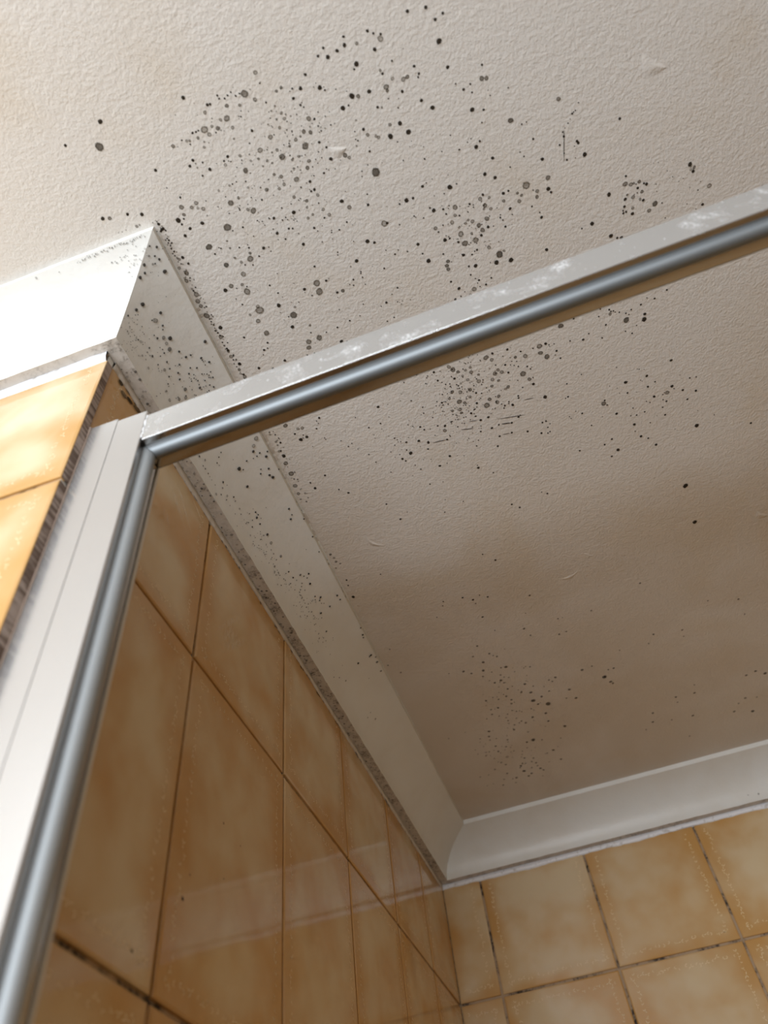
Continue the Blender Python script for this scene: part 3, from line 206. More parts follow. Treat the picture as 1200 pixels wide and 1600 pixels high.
"613,-8506,71,0;627,-8484,61,1;630,-8459,61,1;631,-8459,73,0;649,-8442,56,0;638,-8422,46,1;657,-8383,67,0;624,-8368,86,1;618,-8339,60,1;624,-8310,64,1;632,-8306,77,1;651,-8263,61,0;654,-8272,73,0;636,-8232,80,0;657,-8226,88,1;663,-8188,70,0;634,-8168,60,0;641,-8114,49,1;636,-8102,91,1;647,-8091,75,1;649,-8050,68,0;650,-8043,63,1;670,-8005,66,0;593,-9403,41,1;568,-9397,52,1;475,-9414,69,1;370,-9415,39,1;339,-9412,39,1;314,-9417,43,1;637,-7551,70,1;661,-7499,55,1;628,-7504,86,1;660,-7406,74,1;679,-7411,63,1;641,-7356,93,1;638,-7362,49,1;678,-7316,50,1;640,-7299,44,1;643,-7290,104,1;640,-7245,99,1;657,-7201,59,1;680,-7183,46,1;622,-7148,70,1;632,-7114,57,1;668,-7047,47,1;652,-7046,48,1;667,-7037,89,1;618,-6988,68,1;661,-6954,79,1;634,-6970,91,1;659,-6931,67,1;653,-6845,60,1;642,-6840,52,1;666,-6784,105,1;679,-6777,56,1;672,-6726,87,1;640,-6693,90,1;643,-6687,64,1")
COVE_SPOTS=(
"5310,-9255,-713,103,0;5610,-9216,-41,104,0;4924,-9282,-861,80,0;4909,-9206,-868,80,0;5074,-9174,-802,103,0;4582,-9225,-1019,91,1;4552,-9163,-1033,92,1;4703,-9160,-964,69,0;5016,-9081,-824,161,0;3829,-9137,-1416,103,0;2779,-8960,-2174,172,0;2319,-8954,-2617,137,0;2136,-8928,-2836,46,0;2259,-8920,-2687,46,0;3485,-8841,-1639,128,0;2969,-8813,-2020,197,1;2803,-8828,-2155,69,0;3210,-8753,-1825,93,0;3094,-8727,-1919,70,0;2932,-8760,-2050,35,0;2478,-8729,-2462,69,0;2554,-8697,-2387,104,0;2896,-8674,-2079,163,1;3226,-8643,-1813,176,0;2873,-8627,-2098,140,1;2866,-8576,-2103,176,2;1899,-8678,-3136,81,0;1822,-8616,-3252,104,0;1700,-8663,-3438,81,1;2469,-8577,-2470,82,0;2188,-8576,-2773,58,0;2490,-8607,-2450,58,0;2412,-8630,-2526,47,0;3313,-8520,-1755,106,0;3531,-8454,-1608,107,0;3871,-8448,-1393,83,0;5213,-8485,-750,143,0;4409,-8385,-1100,107,0;4408,-8367,-1100,60,0;4421,-8351,-1094,48,0;4433,-8320,-1089,60,0;4774,-8325,-931,108,0;2348,-8510,-2589,82,0;2327,-8503,-2609,47,0;1848,-8538,-3212,70,0;2292,-8454,-2648,82,0;2006,-8473,-2993,129,1;1865,-8485,-3188,58,1;1731,-8495,-3390,58,1;1771,-8514,-3330,46,0;1383,-8572,-4057,103,1;2930,-8434,-2051,83,0;2601,-8387,-2341,95,0;2040,-8410,-2951,82,0;2490,-8338,-2450,95,0;3435,-8364,-1673,83,0;3816,-8335,-1424,84,0;3171,-8330,-1857,83,0;3416,-8302,-1685,60,0;3927,-8270,-1362,72,0;4065,-8261,-1285,48,0;4228,-8249,-1193,60,0;4533,-8249,-1042,60,0;4323,-8232,-1140,60,0;4485,-8199,-1064,85,0;4243,-8215,-1185,60,0;4354,-8206,-1125,48,0;3458,-8242,-1657,72,0;3315,-8277,-1753,60,0;3123,-8285,-1896,48,0;3078,-8269,-1932,60,0;3068,-8302,-1940,48,0;3892,-8212,-1381,72,0;3397,-8260,-1698,48,0;3395,-8210,-1700,60,0;3349,-8184,-1730,108,0;3394,-8164,-1700,48,0;3760,-8169,-1455,48,0;4034,-8159,-1302,73,0;4210,-8128,-1204,85,0;2483,-8245,-2457,155,2;2409,-8277,-2529,48,0;2839,-8209,-2125,48,0;2814,-8241,-2146,36,0;1793,-8372,-3296,70,0;1760,-8354,-3346,47,0;1547,-8340,-3714,105,1;1456,-8270,-3896,141,1;1889,-8217,-3151,142,1;1894,-8236,-3144,59,0;2250,-8188,-2699,143,1;2329,-8201,-2608,60,0;2705,-8142,-2239,72,0;2885,-8151,-2088,48,0;2816,-8161,-2144,48,0;3642,-8120,-1533,61,0;3795,-8122,-1435,61,0;1136,-8384,-4940,57,0;1273,-8368,-4370,46,0;1776,-8241,-3322,47,0;1631,-8779,-3546,69,0;1701,-8753,-3437,103,1;1707,-8730,-3426,46,0;1444,-8750,-3920,34,0;1306,-8694,-4276,68,1;1429,-8674,-3951,91,1;1474,-8633,-3860,69,1;5521,-8069,-634,73,0;5610,-8139,-321,49,0;1206,-8762,-4606,45,0;1096,-8853,-5408,44,0;4043,-9188,-1297,126,0;3444,-9126,-1667,137,0;1797,-8958,-3290,91,0;5206,-7535,-753,213,1;4746,-7484,-944,168,1;4524,-7441,-1046,138,0;4911,-7396,-867,92,0;5509,-7371,-638,92,0;5237,-7333,-741,139,0;4266,-7382,-1172,61,0;4599,-7382,-1012,77,0;3728,-7398,-1476,92,0;4947,-7215,-851,109,0;4375,-7251,-1115,77,0;4199,-7214,-1210,93,0;4763,-7155,-936,125,0;4921,-7118,-863,157,0;2866,-7190,-2104,139,0;5610,-7153,-509,94,0;4856,-6740,-893,113,0;4847,-6667,-897,81,0;4594,-6632,-1014,114,0;2479,-6931,-2461,95,0;2538,-6891,-2402,79,0;2363,-6878,-"
"2574,127,0;2339,-6803,-2598,95,0;3304,-6894,-1761,48,0;2417,-6660,-2521,145,0;2349,-6561,-2588,162,1;2476,-6366,-2464,149,1;2130,-6452,-2842,65,0;2083,-6378,-2899,66,0;1767,-6344,-3336,115,1;4517,-6237,-1049,50,0;2414,-6164,-2524,84,0;2477,-6070,-2462,85,0;3716,-5974,-1484,103,0;3060,-6031,-1946,119,1;3273,-5989,-1782,69,0;3439,-5947,-1670,69,0;3409,-5864,-1690,121,0;2097,-6046,-2883,68,0;2847,-5938,-2119,69,0;2691,-5912,-2252,69,0;2508,-5893,-2432,69,0;2356,-5880,-2581,69,0;2319,-5839,-2617,69,0;3249,-5693,-1798,88,0;3618,-5638,-1549,106,0;3427,-5612,-1678,89,0;3132,-5660,-1888,70,0;5610,-6748,-376,97,0;5610,-6623,-144,82,0;5590,-6557,-608,98,0;5610,-6569,-349,82,0;5558,-6328,-620,100,0;5433,-6131,-667,85,0;5610,-5961,-200,104,0;5610,-5924,-432,139,0;5610,-5550,-242,108,0;5610,-5520,-423,179,1;5026,-5527,-820,125,0;5610,-5441,-490,181,1;5102,-5459,-792,108,0;2999,-5471,-1996,140,0;2857,-5416,-2111,62,0;2590,-5438,-2351,47,0;2476,-5467,-2463,46,0;2265,-5490,-2680,46,0;2644,-5230,-2299,111,0;2035,-5297,-2957,94,1;1904,-5249,-3128,94,1;3960,-5461,-1343,109,0;3460,-5567,-1656,62,0;3630,-5545,-1541,62,0;3069,-5632,-1939,61,0;2945,-5676,-2040,61,0;3247,-5695,-1799,76,0;3660,-5637,-1521,92,0;3519,-5628,-1616,61,0;2264,-5854,-2681,60,0;2252,-5805,-2696,60,0;2335,-5764,-2602,60,0;2293,-5725,-2646,60,0;2240,-5676,-2711,76,0;2231,-5608,-2722,61,0;2401,-5579,-2537,92,1;3408,-5864,-1691,120,0;2108,-6045,-2869,59,0;2477,-6072,-2463,88,0;2407,-6164,-2532,87,0;1907,-6125,-3123,58,0;2607,-6014,-2335,59,0;3067,-6031,-1941,118,1;3274,-5989,-1781,59,1;3715,-5976,-1484,104,0;3416,-5946,-1685,60,0;1775,-6261,-3324,72,0;1569,-6299,-3670,57,0;5581,-4961,-611,98,0;5438,-4855,-665,132,0;5365,-4816,-693,99,0;5216,-4522,-749,152,0;5025,-4515,-821,102,0;5556,-4458,-620,119,0;5438,-4376,-665,172,0;5366,-4219,-692,139,0;3719,-4537,-1481,135,0;2060,-3777,-2928,99,0;2579,-3641,-2363,134,0;2486,-3790,-2454,83,0;2021,-4494,-2975,109,0;1729,-4620,-3393,77,0;1432,-4714,-3944,76,0;3729,-4536,-1475,109,0;3931,-4236,-1360,64,0;1323,-7744,-4230,105,0;1449,-7677,-3911,106,1;1254,-7662,-4424,70,0;1266,-7627,-4392,82,0;1268,-7577,-4387,82,0;1258,-7545,-4413,47,0;1258,-7510,-4413,47,0;1270,-7452,-4380,59,0;1670,-7397,-3484,108,0;1494,-7365,-3821,96,1;1772,-7347,-3328,48,0;1143,-7396,-4908,130,1;1281,-7341,-4349,84,0;1489,-7276,-3830,109,1;1359,-7261,-4126,85,1;1360,-7195,-4124,61,1;1755,-7214,-3354,98,0;1718,-7173,-3410,86,1;1703,-7085,-3433,99,1;1618,-7036,-3573,62,0;2976,-7380,-2015,195,0;3195,-7348,-1837,74,0;2461,-7615,-2479,72,0;2187,-7596,-2774,72,0;1921,-7569,-3102,72,0;1961,-7536,-3046,48,0;2919,-7488,-2060,36,0;1807,-6848,-3275,88,0;1471,-6809,-3866,88,1;1634,-6745,-3540,51,0;1442,-6740,-3924,51,0;1397,-6702,-4018,51,0;1190,-7008,-4681,49,0;1594,-6929,-3621,62,0;1672,-6929,-3481,50,0;1610,-6972,-3590,37,0;1736,-6917,-3382,38,0;5610,-9263,-469,36,1;5597,-9227,-605,41,0;5610,-9172,-251,30,0;5610,-9141,-549,44,1;5610,-9034,-11,34,0;5610,-8719,-39,34,1;1845,-8910,-3218,24,0;1472,-8829"
",-3865,23,1;1642,-8843,-3526,24,0;1588,-8958,-3632,29,0;1386,-8896,-4049,37,1;1293,-8931,-4315,43,0;1940,-8823,-3073,40,1;1397,-8860,-4019,44,0;1645,-8914,-3521,31,0;1915,-8925,-3111,48,1;1603,-8892,-3602,47,0;1569,-8885,-3671,43,1;1272,-8793,-4374,42,0;1573,-8848,-3663,27,0;1586,-8822,-3637,47,0;2126,-8835,-2848,49,0;1961,-8869,-3047,45,0;1522,-8789,-3765,48,0;1630,-8804,-3548,40,1;1405,-8838,-3998,46,0;2095,-8893,-2885,45,1;1604,-8865,-3600,40,1;1550,-8853,-3708,38,0;1887,-8894,-3153,41,0;1400,-8895,-4011,23,0;1515,-8866,-3779,23,1;1409,-8875,-3992,45,0;1239,-8823,-4467,26,0;1437,-8865,-3934,35,1;1425,-8881,-3959,45,0;1586,-8798,-3636,48,0;1623,-8865,-3562,33,0;1779,-8790,-3318,31,1;1215,-8739,-4563,33,1;1734,-8632,-3386,49,0;1151,-8724,-4872,30,1;1337,-8735,-4189,23,1;1684,-8765,-3461,33,0;2013,-8799,-2984,48,1;1374,-8752,-4082,33,0;1121,-8777,-5049,23,0;1320,-8755,-4236,46,1;1910,-8785,-3118,24,1;1760,-8743,-3347,37,1;1118,-8796,-5092,39,1;2023,-8783,-2972,43,0;1155,-8854,-4850,36,1;1354,-8683,-4139,32,0;1316,-8808,-4248,46,0;2142,-8731,-2829,33,0;1098,-8798,-5387,44,0;1278,-8770,-4356,46,0;1178,-8822,-4741,35,0;1252,-8800,-4431,35,0;1392,-8802,-4031,40,0;1843,-8730,-3221,47,1;1561,-8655,-3688,47,1;1616,-6305,-3577,60,0;2009,-6408,-2989,34,1;1790,-6288,-3301,49,0;2788,-5847,-2167,61,0;1740,-6909,-3378,31,1;1852,-6683,-3206,40,0;2024,-6595,-2971,55,1;1802,-6436,-3282,57,0;1543,-6624,-3723,56,1;1899,-6438,-3135,61,0;1505,-6638,-3798,59,1;1373,-6941,-4087,25,0;1487,-6612,-3835,37,0;1855,-6681,-3202,53,0;1981,-6588,-3023,55,1;2092,-6742,-2889,53,0;1358,-6702,-4129,34,0;1684,-5801,-3462,53,0;1560,-6488,-3689,37,1;1442,-5741,-3926,36,0;1525,-6139,-3759,45,0;1369,-7094,-4097,50,0;1800,-6536,-3286,48,0;1625,-6215,-3558,36,0;1761,-6247,-3346,57,0;1924,-6666,-3097,34,0;1847,-6416,-3214,31,0;1616,-6556,-3577,57,0;1582,-6659,-3644,54,0;1585,-6429,-3639,48,0;2107,-6506,-2871,61,1;2362,-6635,-2575,27,1;1671,-6570,-3482,50,1;1693,-6519,-3448,50,0;1986,-6563,-3017,54,1;2075,-6967,-2909,56,0;2027,-6722,-2967,45,0;1301,-6731,-4293,32,0;1534,-6133,-3740,52,0;1194,-6633,-4662,53,1;1585,-6514,-3639,36,0;1453,-6660,-3903,51,1;1673,-6621,-3479,40,1;2167,-6684,-2799,61,0;1774,-6376,-3325,60,1;1977,-6992,-3028,32,0;1759,-6911,-3348,49,0;1764,-6223,-3341,59,0;1650,-6249,-3514,35,0;1986,-6049,-3017,64,0;1375,-6182,-4082,40,0;2179,-6176,-2784,62,0;1620,-6531,-3568,64,0;1580,-6267,-3648,61,0;1629,-6766,-3551,35,0;1814,-6087,-3264,58,1;2440,-6975,-2499,57,1;1742,-6106,-3374,43,0;2011,-5730,-2986,51,0;1291,-6526,-4319,43,1;1826,-6346,-3247,27,1;1597,-6605,-3614,51,0;1858,-6154,-3198,62,0;2025,-6895,-2969,61,0;2593,-6842,-2349,53,0;1546,-6031,-3717,39,1;1977,-6690,-3027,45,1;1371,-6728,-4091,59,0;1881,-6757,-3163,31,0;1903,-6677,-3129,46,0;2313,-5638,-2623,34,0;2014,-4962,-2983,59,1;2483,-5685,-2457,63,0;1962,-5585,-3045,33,0;2401,-5519,-2537,63,0;1565,-5660,-3680,46,0;2063,-6176,-2924,30,1;2409,-5492,-2529,52,0;1399,-5511,-4012,59,1;1829,-5583,-3242,39,0;1777,-5695,-3320,5"
"7,1;2813,-5682,-2147,48,1;2740,-6229,-2206,45,0;1931,-5729,-3087,62,1;1958,-5494,-3051,37,0;1666,-5445,-3490,29,0;2832,-5671,-2131,40,0;1433,-5155,-3943,43,0;1940,-5357,-3074,58,1;2009,-6010,-2989,43,0;2162,-5216,-2805,35,0;2199,-5199,-2759,61,0;1942,-5580,-3070,29,1;1919,-6135,-3105,40,1;1564,-5837,-3680,58,0;1767,-6064,-3336,30,0;2136,-5949,-2836,57,0;2398,-5353,-2540,36,0;2852,-5092,-2114,47,0;1822,-5725,-3252,30,0;1863,-5249,-3190,40,1;2046,-5861,-2945,43,1;2213,-5421,-2743,58,0;2357,-5982,-2580,47,1;2358,-5817,-2579,41,0;2007,-5087,-2991,34,0;1991,-5167,-3010,60,0;2242,-5144,-2709,62,0;1735,-5228,-3385,48,0;1852,-5626,-3207,55,0;1359,-5186,-4126,31,0;2329,-5803,-2608,55,0;2613,-5750,-2329,35,0;1651,-4763,-3511,32,1;1871,-5676,-3178,48,0;2361,-5655,-2577,34,0;1391,-6186,-4036,54,0;2760,-5070,-2189,43,1;1999,-5792,-3001,60,1;1573,-5674,-3663,60,0;1739,-5243,-3378,39,0;1790,-6007,-3301,35,0;1372,-5308,-4091,49,1;1322,-5179,-4232,53,0;2336,-5481,-2601,48,1;1971,-5587,-3034,58,0;2677,-5670,-2266,42,0;2105,-5428,-2873,64,0;2397,-4696,-2541,46,0;1962,-5757,-3045,46,0;3841,-8222,-1410,29,0;2039,-8341,-2953,37,0;2675,-8445,-2268,42,0;1799,-8403,-3287,31,1;2682,-8562,-2262,27,0;1503,-8542,-3803,32,1;2383,-8490,-2555,28,0;1104,-8507,-5292,25,0;2659,-8371,-2284,48,1;2801,-8431,-2156,38,0;3506,-8246,-1625,29,0;2132,-8401,-2841,34,0;3483,-8288,-1640,34,0;5061,-8295,-807,26,0;3988,-8447,-1328,29,0;4228,-8228,-1193,34,1;3593,-8173,-1566,45,0;1491,-8343,-3826,42,0;2157,-8612,-2810,38,1;2659,-8307,-2284,39,1;5181,-8351,-762,34,0;4553,-8349,-1033,42,0;1800,-8478,-3285,29,0;3250,-8466,-1797,43,0;4630,-9097,-997,22,1;3687,-8912,-1503,34,1;2780,-8955,-2173,25,1;4176,-9121,-1222,35,0;4502,-9076,-1057,35,1;3981,-8952,-1332,27,1;4908,-8902,-869,20,0;4275,-9118,-1167,30,0;4638,-9221,-994,24,0;2434,-8795,-2505,25,0;3145,-9081,-1877,17,0;4306,-8921,-1150,37,0;3639,-8747,-1535,28,1;5090,-9048,-796,18,0;4548,-9250,-1036,33,1")
RETURN_SPOTS=(
"196,-92713,-1010,69,0;229,-92583,-1070,58,0;221,-92694,-1018,46,0;267,-92825,-958,46,0;309,-92813,-964,46,0;320,-92736,-999,34,0;357,-92381,-1169,57,1;370,-92366,-1177,57,1;346,-92189,-1277,57,1;395,-92306,-1211,57,1;459,-92771,-983,80,1;77,-89436,-4220,34,0;93,-89345,-4481,34,0;83,-89322,-4577,34,0;439,-92680,-1025,57,1;486,-92790,-974,68,1;491,-93451,-701,49,0;488,-93541,-668,46,1;460,-93552,-664,58,1;470,-93612,-641,57,1;455,-93556,-662,57,0;439,-93529,-672,42,1;435,-93589,-650,44,0;422,-93562,-660,63,1;411,-93494,-685,34,0;399,-93503,-682,44,0;408,-93559,-661,53,0;392,-93442,-705,58,0;380,-93520,-676,44,0;383,-93592,-648,29,1;362,-93469,-695,32,0;352,-93485,-689,63,0;339,-93479,-691,44,1;333,-93534,-670,57,0;325,-93505,-681,46,0;314,-93597,-647,52,0;307,-93533,-671,40,0;298,-93632,-633,55,1;301,-93588,-650,47,0;277,-93522,-675,40,1;284,-93604,-644,35,0;262,-93534,-670,49,1;263,-93595,-647,46,0;238,-93520,-676,54,0;241,-93548,-665,62,0;226,-93596,-647,41,1;223,-93593,-648,62,0;209,-93637,-631,30,1;199,-93457,-699,54,0;205,-93570,-657,33,1;190,-93453,-701,62,1;177,-93573,-655,59,1;176,-93576,-654,50,0;162,-93539,-668,61,1;155,-93565,-658,51,0;131,-93462,-697,38,1;124,-93545,-666,49,1;122,-93456,-700,45,1;112,-93545,-666,65,0;98,-93440,-706,66,0;87,-93494,-685,32,1;88,-93595,-647,33,0;67,-93480,-691,45,0;64,-93563,-659,48,0;53,-93492,-686,67,1;49,-93610,-642,41,0;37,-93555,-662,41,1;21,-93449,-702,65,1;26,-93505,-681,54,0;13,-93441,-705,52,1;4,-93449,-702,39,0;4,-93510,-679,53,0;-14,-93401,-720,30,0;-20,-93409,-717,36,0;-27,-93521,-675,29,0;-37,-93452,-701,46,1;307,-92085,-1335,38,0;339,-92095,-1329,54,0;367,-92643,-1042,52,0;453,-92346,-1189,34,0;365,-92087,-1334,48,1;456,-91996,-1384,32,0;297,-92760,-988,51,0;290,-91803,-1499,55,0;379,-92599,-1063,49,0;326,-92233,-1252,36,0;269,-92660,-1034,46,0;403,-92205,-1268,51,1;281,-91798,-1502,32,0;315,-92441,-1136,48,0;287,-92769,-984,31,1;346,-93452,-701,36,0;387,-93302,-758,46,0;299,-91515,-1693,45,0;336,-93080,-842,39,0;403,-93110,-830,50,0;-365,-93487,-688,92,1;-190,-93312,-754,46,0")
# ------------------------------------------------------------------ room shell
def mould_disc(mb, P, n, r, kind, rnd, al=1.0, sx=1.0, t1=None):
    n = Vector(n).normalized()
    t = Vector(t1).normalized() if t1 else n.orthogonal().normalized()
    b = n.cross(t); ph = rnd.random() * 6.28
    if t1 is None: t, b = t * math.cos(ph) + b * math.sin(ph), b * math.cos(ph) - t * math.sin(ph)
    asp = 1 + rnd.random() * .09 if t1 is None else 1
    N = 10 if r > .0012 else 7
    R_ = r * 1.12; P = Vector(P)
    kb = {0: 0.05, 1: 1.0, 2: .45}[kind]
    if kind == 1: kb = .55 + .45 * rnd.random()
    pts = []; cols = []
    for i in range(N):
        a = i / N * 6.2832; k = 1 + rnd.uniform(-.1, .1)
        x, y = math.cos(a) * k, math.sin(a) * k
        pts.append(P + t * (x * R_ * asp * sx) + b * (y * R_ / asp)); cols.append((x * .5 + .5, y * .5 + .5, kb, al))
    mb.face(pts, 0, cols)
def nums(s): return [tuple(int(a) for a in q.split(',')) for q in s.split(';')]
X1 = 1.35; XL = -1.35; YL = -0.8811; YW = WY
W_, HC, E_, TF = .0561, .055, .0109, .006
# ceiling: a slab with the plaster's small blisters, mould as its part
rnd = random.Random(5)
mb = MB(); mb.box((XL, YW, H), (X1, 0, H + .05))
def blister(mb, x0, y0, x1, y1, w, h):          # crescent wrinkle of lifted paint
    n = 20; h *= .55; dx, dy = x1 - x0, y1 - y0; L = math.hypot(dx, dy); nx, ny = -dy / L, dx / L
    rows = []
    for i in range(n + 1):
        t = i / n; k = math.sin(math.pi * t); bx = x0 + dx * t + nx * k * L * .18; by = y0 + dy * t + ny * k * L * .18
        rows.append([(bx + nx * q * w * k, by + ny * q * w * k, H + .00005 - h * k * .5 * (1 + math.cos(math.pi * max(-1, min(1, q / (1 if q < 0 else 2.2)))))) for q in (-1, -.8, -.6, -.4, -.2, 0, .3, .6, 1, 1.4, 1.8, 2.2)])
    for a, b in zip(rows[:-1], rows[1:]):
        for j in range(11): mb.face([a[j], b[j], b[j + 1], a[j + 1]], 0)
for a in ((.1009, -.6106, .1154, -.589, .0018, .0011), (.405, -.930, .4214, -.9147, .004, .0013), (.190, -.945, .203, -.940, .003, .0014), (.267, -.474, .2914, -.478, .002, .0009), (.475, -.486, .488, -.474, .003, .0011), (.30, -.50, .31, -.492, .002, .0007)):
    blister(mb, *a)
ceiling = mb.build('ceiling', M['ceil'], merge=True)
for p in ceiling.data.polygons: p.use_smooth = p.area < .001
tag(ceiling, 'off-white textured ceiling speckled with black mould above the shower', 'ceiling', 'structure')
mb = MB(); ks = 0
for x, y, r, k in nums(CEIL_SPOTS):
    ks += 1
    mould_disc(mb, (x * 1e-4, y * 1e-4, H - .00012 - (ks % 7) * .00001), (0, 0, -1), r * 1e-5, k, rnd, .95 if y < -4500 else .62)
for x0, y0, x1, y1, w in ((.2271,-.6964,.2348,-.695,.0004), (.2509,-.6895,.2767,-.6845,.0004), (.2531,-.6833,.2622,-.6811,.0007), (.2177,-.6911,.2301,-.6879,.0005), (.1907,-.6872,.2043,-.6857,.0005), (.2521,-.672,.2592,-.6709,.0004), (.2769,-.6998,.2866,-.6986,.0004), (.3475,-.9015,.3435,-.879,.00035)):
    L = math.hypot(x1 - x0, y1 - y0)
    mould_disc(mb, ((x0 + x1) / 2, (y0 + y1) / 2, H - .0002), (0, 0, -1), w, 0, rnd, .8, L / 2 / w, (x1 - x0, y1 - y0, 0))
o = mb.build('mould', M['mould'], ceiling); tag(o, 'black and grey mould speckles', kind='stuff')
# tiled walls -------------------------------------------------------
def sprig(mb, P, U, V, N, rnd, s):                # a little pressed leaf sprig
    a = rnd.uniform(-.5, .5); u = U * math.cos(a) + V * math.sin(a); v = V * math.cos(a) - U * math.sin(a)
    for ang in ((.55, -.6, 3.4)[i] for i in range(rnd.choice((2, 3)))):
        d = u * math.cos(ang) + v * math.sin(ang); w = N.cross(d) * (.11 * s); L = s * rnd.uniform(.6, 1)
        q = P + N * .00006
        mb.face([q, q + d * L * .5 - w, q + d * L, q + d * L * .5 + w], 1)
def tiled_wall(name, O, U, us, zs, N, label, raw=None, sprigs=True, back=.03, gap=.003, ext=0.0):
    """O origin, U unit along, N outward normal; tile faces lie in plane through O"""
    O, U, N = Vector(O), Vector(U), Vector(N); Z = Vector((0, 0, 1)); mb = MB(); rnd = random.Random(len(name) * 7 + 1)
    T = .007
    for i in range(len(us) - 1):
        for j in range(len(zs) - 1):
            g = gap / 2; a0, a1 = us[i] + g, us[i + 1] - g; z1, z0 = zs[j] - g, zs[j + 1] + g
            if i == 0: a0 = us[0] + .0004
            if i == len(us) - 2: a1 = us[-1] - .0004
            if j == 0: z1 = zs[0]
            pr = rnd.random(); lift = rnd.uniform(-.0004, .0004)
            def P(a, z, d): return O + U * a + Z * z + N * (d + lift)
            bv = .0014
            rings = []
            fine = sprigs and j < 4
            aa = [1.2566 * q / 4 for q in range(5)] if fine else [0, 1.2566]
            seg = [(0, -.0042)] + [(.0007 * (1 - math.cos(q)), .0007 * math.sin(q) - .001056) for q in aa] + [(.00168, 0)]
            for ins, dep in seg:
                rings.append([(a0 + ins, z0 + ins, dep), (a1 - ins, z0 + ins, dep), (a1 - ins, z1 - ins, dep), (a0 + ins, z1 - ins, dep)])
            def col(a, z): return ((a - a0) / max(.12, a1 - a0), (z - z0) / max(.15, z1 - z0), pr, 1)
            for ra, rb in zip(rings[:-1], rings[1:]):
                for k in range(4):
                    q = [ra[k], ra[(k + 1) % 4], rb[(k + 1) % 4], rb[k]]
                    mb.face([P(*w) for w in q], 0, [col(w[0], w[1]) for w in q])
            q = rings[-1]; mb.face([P(*w) for w in q], 0, [col(w[0], w[1]) for w in q])
            if raw is not None and ((raw == 1 and i == len(us) - 2) or (raw == 0 and i == 0)):
                ae = a1 if raw == 1 else a0; sg = .0002 if raw == 1 else -.0002
                mb.face([P(ae + sg, z0, -T), P(ae + sg, z1, -T), P(ae + sg, z1, -.0010), P(ae + sg, z0, -.0010)], 3)
            if sprigs and j < 4:
                def run(pa, za, pb, zb, inward):
                    L = math.hypot(pb - pa, zb - za); n = int(L / .0062); 
                    for q in range(n):
                        t = (q + .5) / n; a = pa + (pb - pa) * t; z = za + (zb - za) * t
                        if not (a0 + .006 < a < a1 - .006 and z0 + .006 < z < z1 - .006): continue
                        D = (U * (pb - pa) + Z * (zb - za)).normalized()
                        off = rnd.uniform(-.0018, .0018)
                        pos = P(a, z, 0) + (N.cross(D)) * off
                        sprig(mb, pos, D * rnd.choice((-1, 1, 1)), N.cross(D), N, rnd, rnd.uniform(.0028, .0048))
                m_ = .012
                if a1 - a0 > .1 or True:
                    if i > 0 or a1 - a0 > .14: run(a0 + m_, z0, a0 + m_, z1, 1)
                    if i < len(us) - 2 or a1 - a0 > .14: run(a1 - m_, z0, a1 - m_, z1, 1)
                    run(a0, z0 + m_, a1, z0 + m_, 1)
                    if j > 0: run(a0, z1 - m_, a1, z1 - m_, 1)
    # grout plane and wall body
    def B(a, z, d): return O + U * a + Z * z + N * d
    a0, a1 = us[0] - ext, us[-1] + ext; zt, zb = H, zs[-1]
    gd, bd = -.0022, -back
    if raw == 1: a1 -= .0012
    for q in ((B(a0,zb,gd),B(a1,zb,gd),B(a1,zs[0],gd),B(a0,zs[0],gd)),):
        mb.face(q, 2)
    mb.face((B(a0,zs[0],gd),B(a1,zs[0],gd),B(a1,zt,gd),B(a0,zt,gd)), 4)
    for q in ((B(a0,zb,bd),B(a0,zt,bd),B(a1,zt,bd),B(a1,zb,bd)), (B(a0,zb,gd),B(a0,zt,gd),B(a0,zt,bd),B(a0,zb,bd)),
              (B(a1,zb,gd),B(a1,zb,bd),B(a1,zt,bd),B(a1,zt,gd)), (B(a0,zb,gd),B(a0,zb,bd),B(a1,zb,bd),B(a1,zb,gd)), (B(a0,zt,gd),B(a1,zt,gd),B(a1,zt,bd),B(a0,zt,bd))):
        mb.face(q, 4)
    o = mb.build(name, [M['tile'], M['sprig'], M['grout'], M['bisque'], M['paint']])
    return tag(o, label, 'wall', 'structure')
zs = [H - .0610, H - .2060] + [H - .2060 - .2075 * k for k in range(1, 11)]; zs.append(0.0)
# left shower wall: x=0, faces +x ; runs from y=0 back to the corner
us = [0, .1235, .2620, .4155, .5675, .7230, .8752]
wall_left = tiled_wall('wall_left', (0, 0, 0), (0, -1, 0), us, zs, (1, 0, 0), 'amber tiled side wall inside the shower, left of the glass')
us = [0, .0545, .2030, .3545, .5060, .6575, .8090] + [.9605 + .1515 * k for k in range(0, 12) if .9605 + .1515 * k < X1 - .03] + [X1]
wall_back = tiled_wall('wall_back', (0, 0, 0), (1, 0, 0), us, zs, (0, -1, 0), 'amber tiled end wall of the shower under the white cornice', ext=.03)
zr = [H - .0645, H - .2040, H - .4090] + [H - .4090 - .2075 * k for k in range(1, 10)]; zr.append(0.0)
us = [XL, -1.212, -1.06, -.908, -.7555, -.6035, -.4515, -.2995, -.1515, .0008]
wall_return = tiled_wall('wall_return', (0, -.883, 0), (1, 0, 0), us, zr, (0, -1, 0), 'brightly lit tiled wall outside the shower, left of the metal jamb', raw=1, back=.0075)
mbw = MB(); mbw.box((XL, -.8752, 0), (-.0305, -.80, H)); wc = mbw.build('wall_core', M['paint'], wall_return)
us = [k * .152 for k in range(0, 16) if k * .152 < -YW - .03] + [-YW]
wall_right = tiled_wall('wall_right', (X1, YW, 0), (0, 1, 0), us, zs, (-1, 0, 0), 'tiled wall on the far right side of the bathroom', sprigs=False)
mb = MB(); mb.box((XL - .03, YW, 0), (XL, -.8, H)); wall_side = mb.build('wall_side', M['wallp']); tag(wall_side, 'painted bathroom wall outside the shower, far left', 'wall', 'structure')
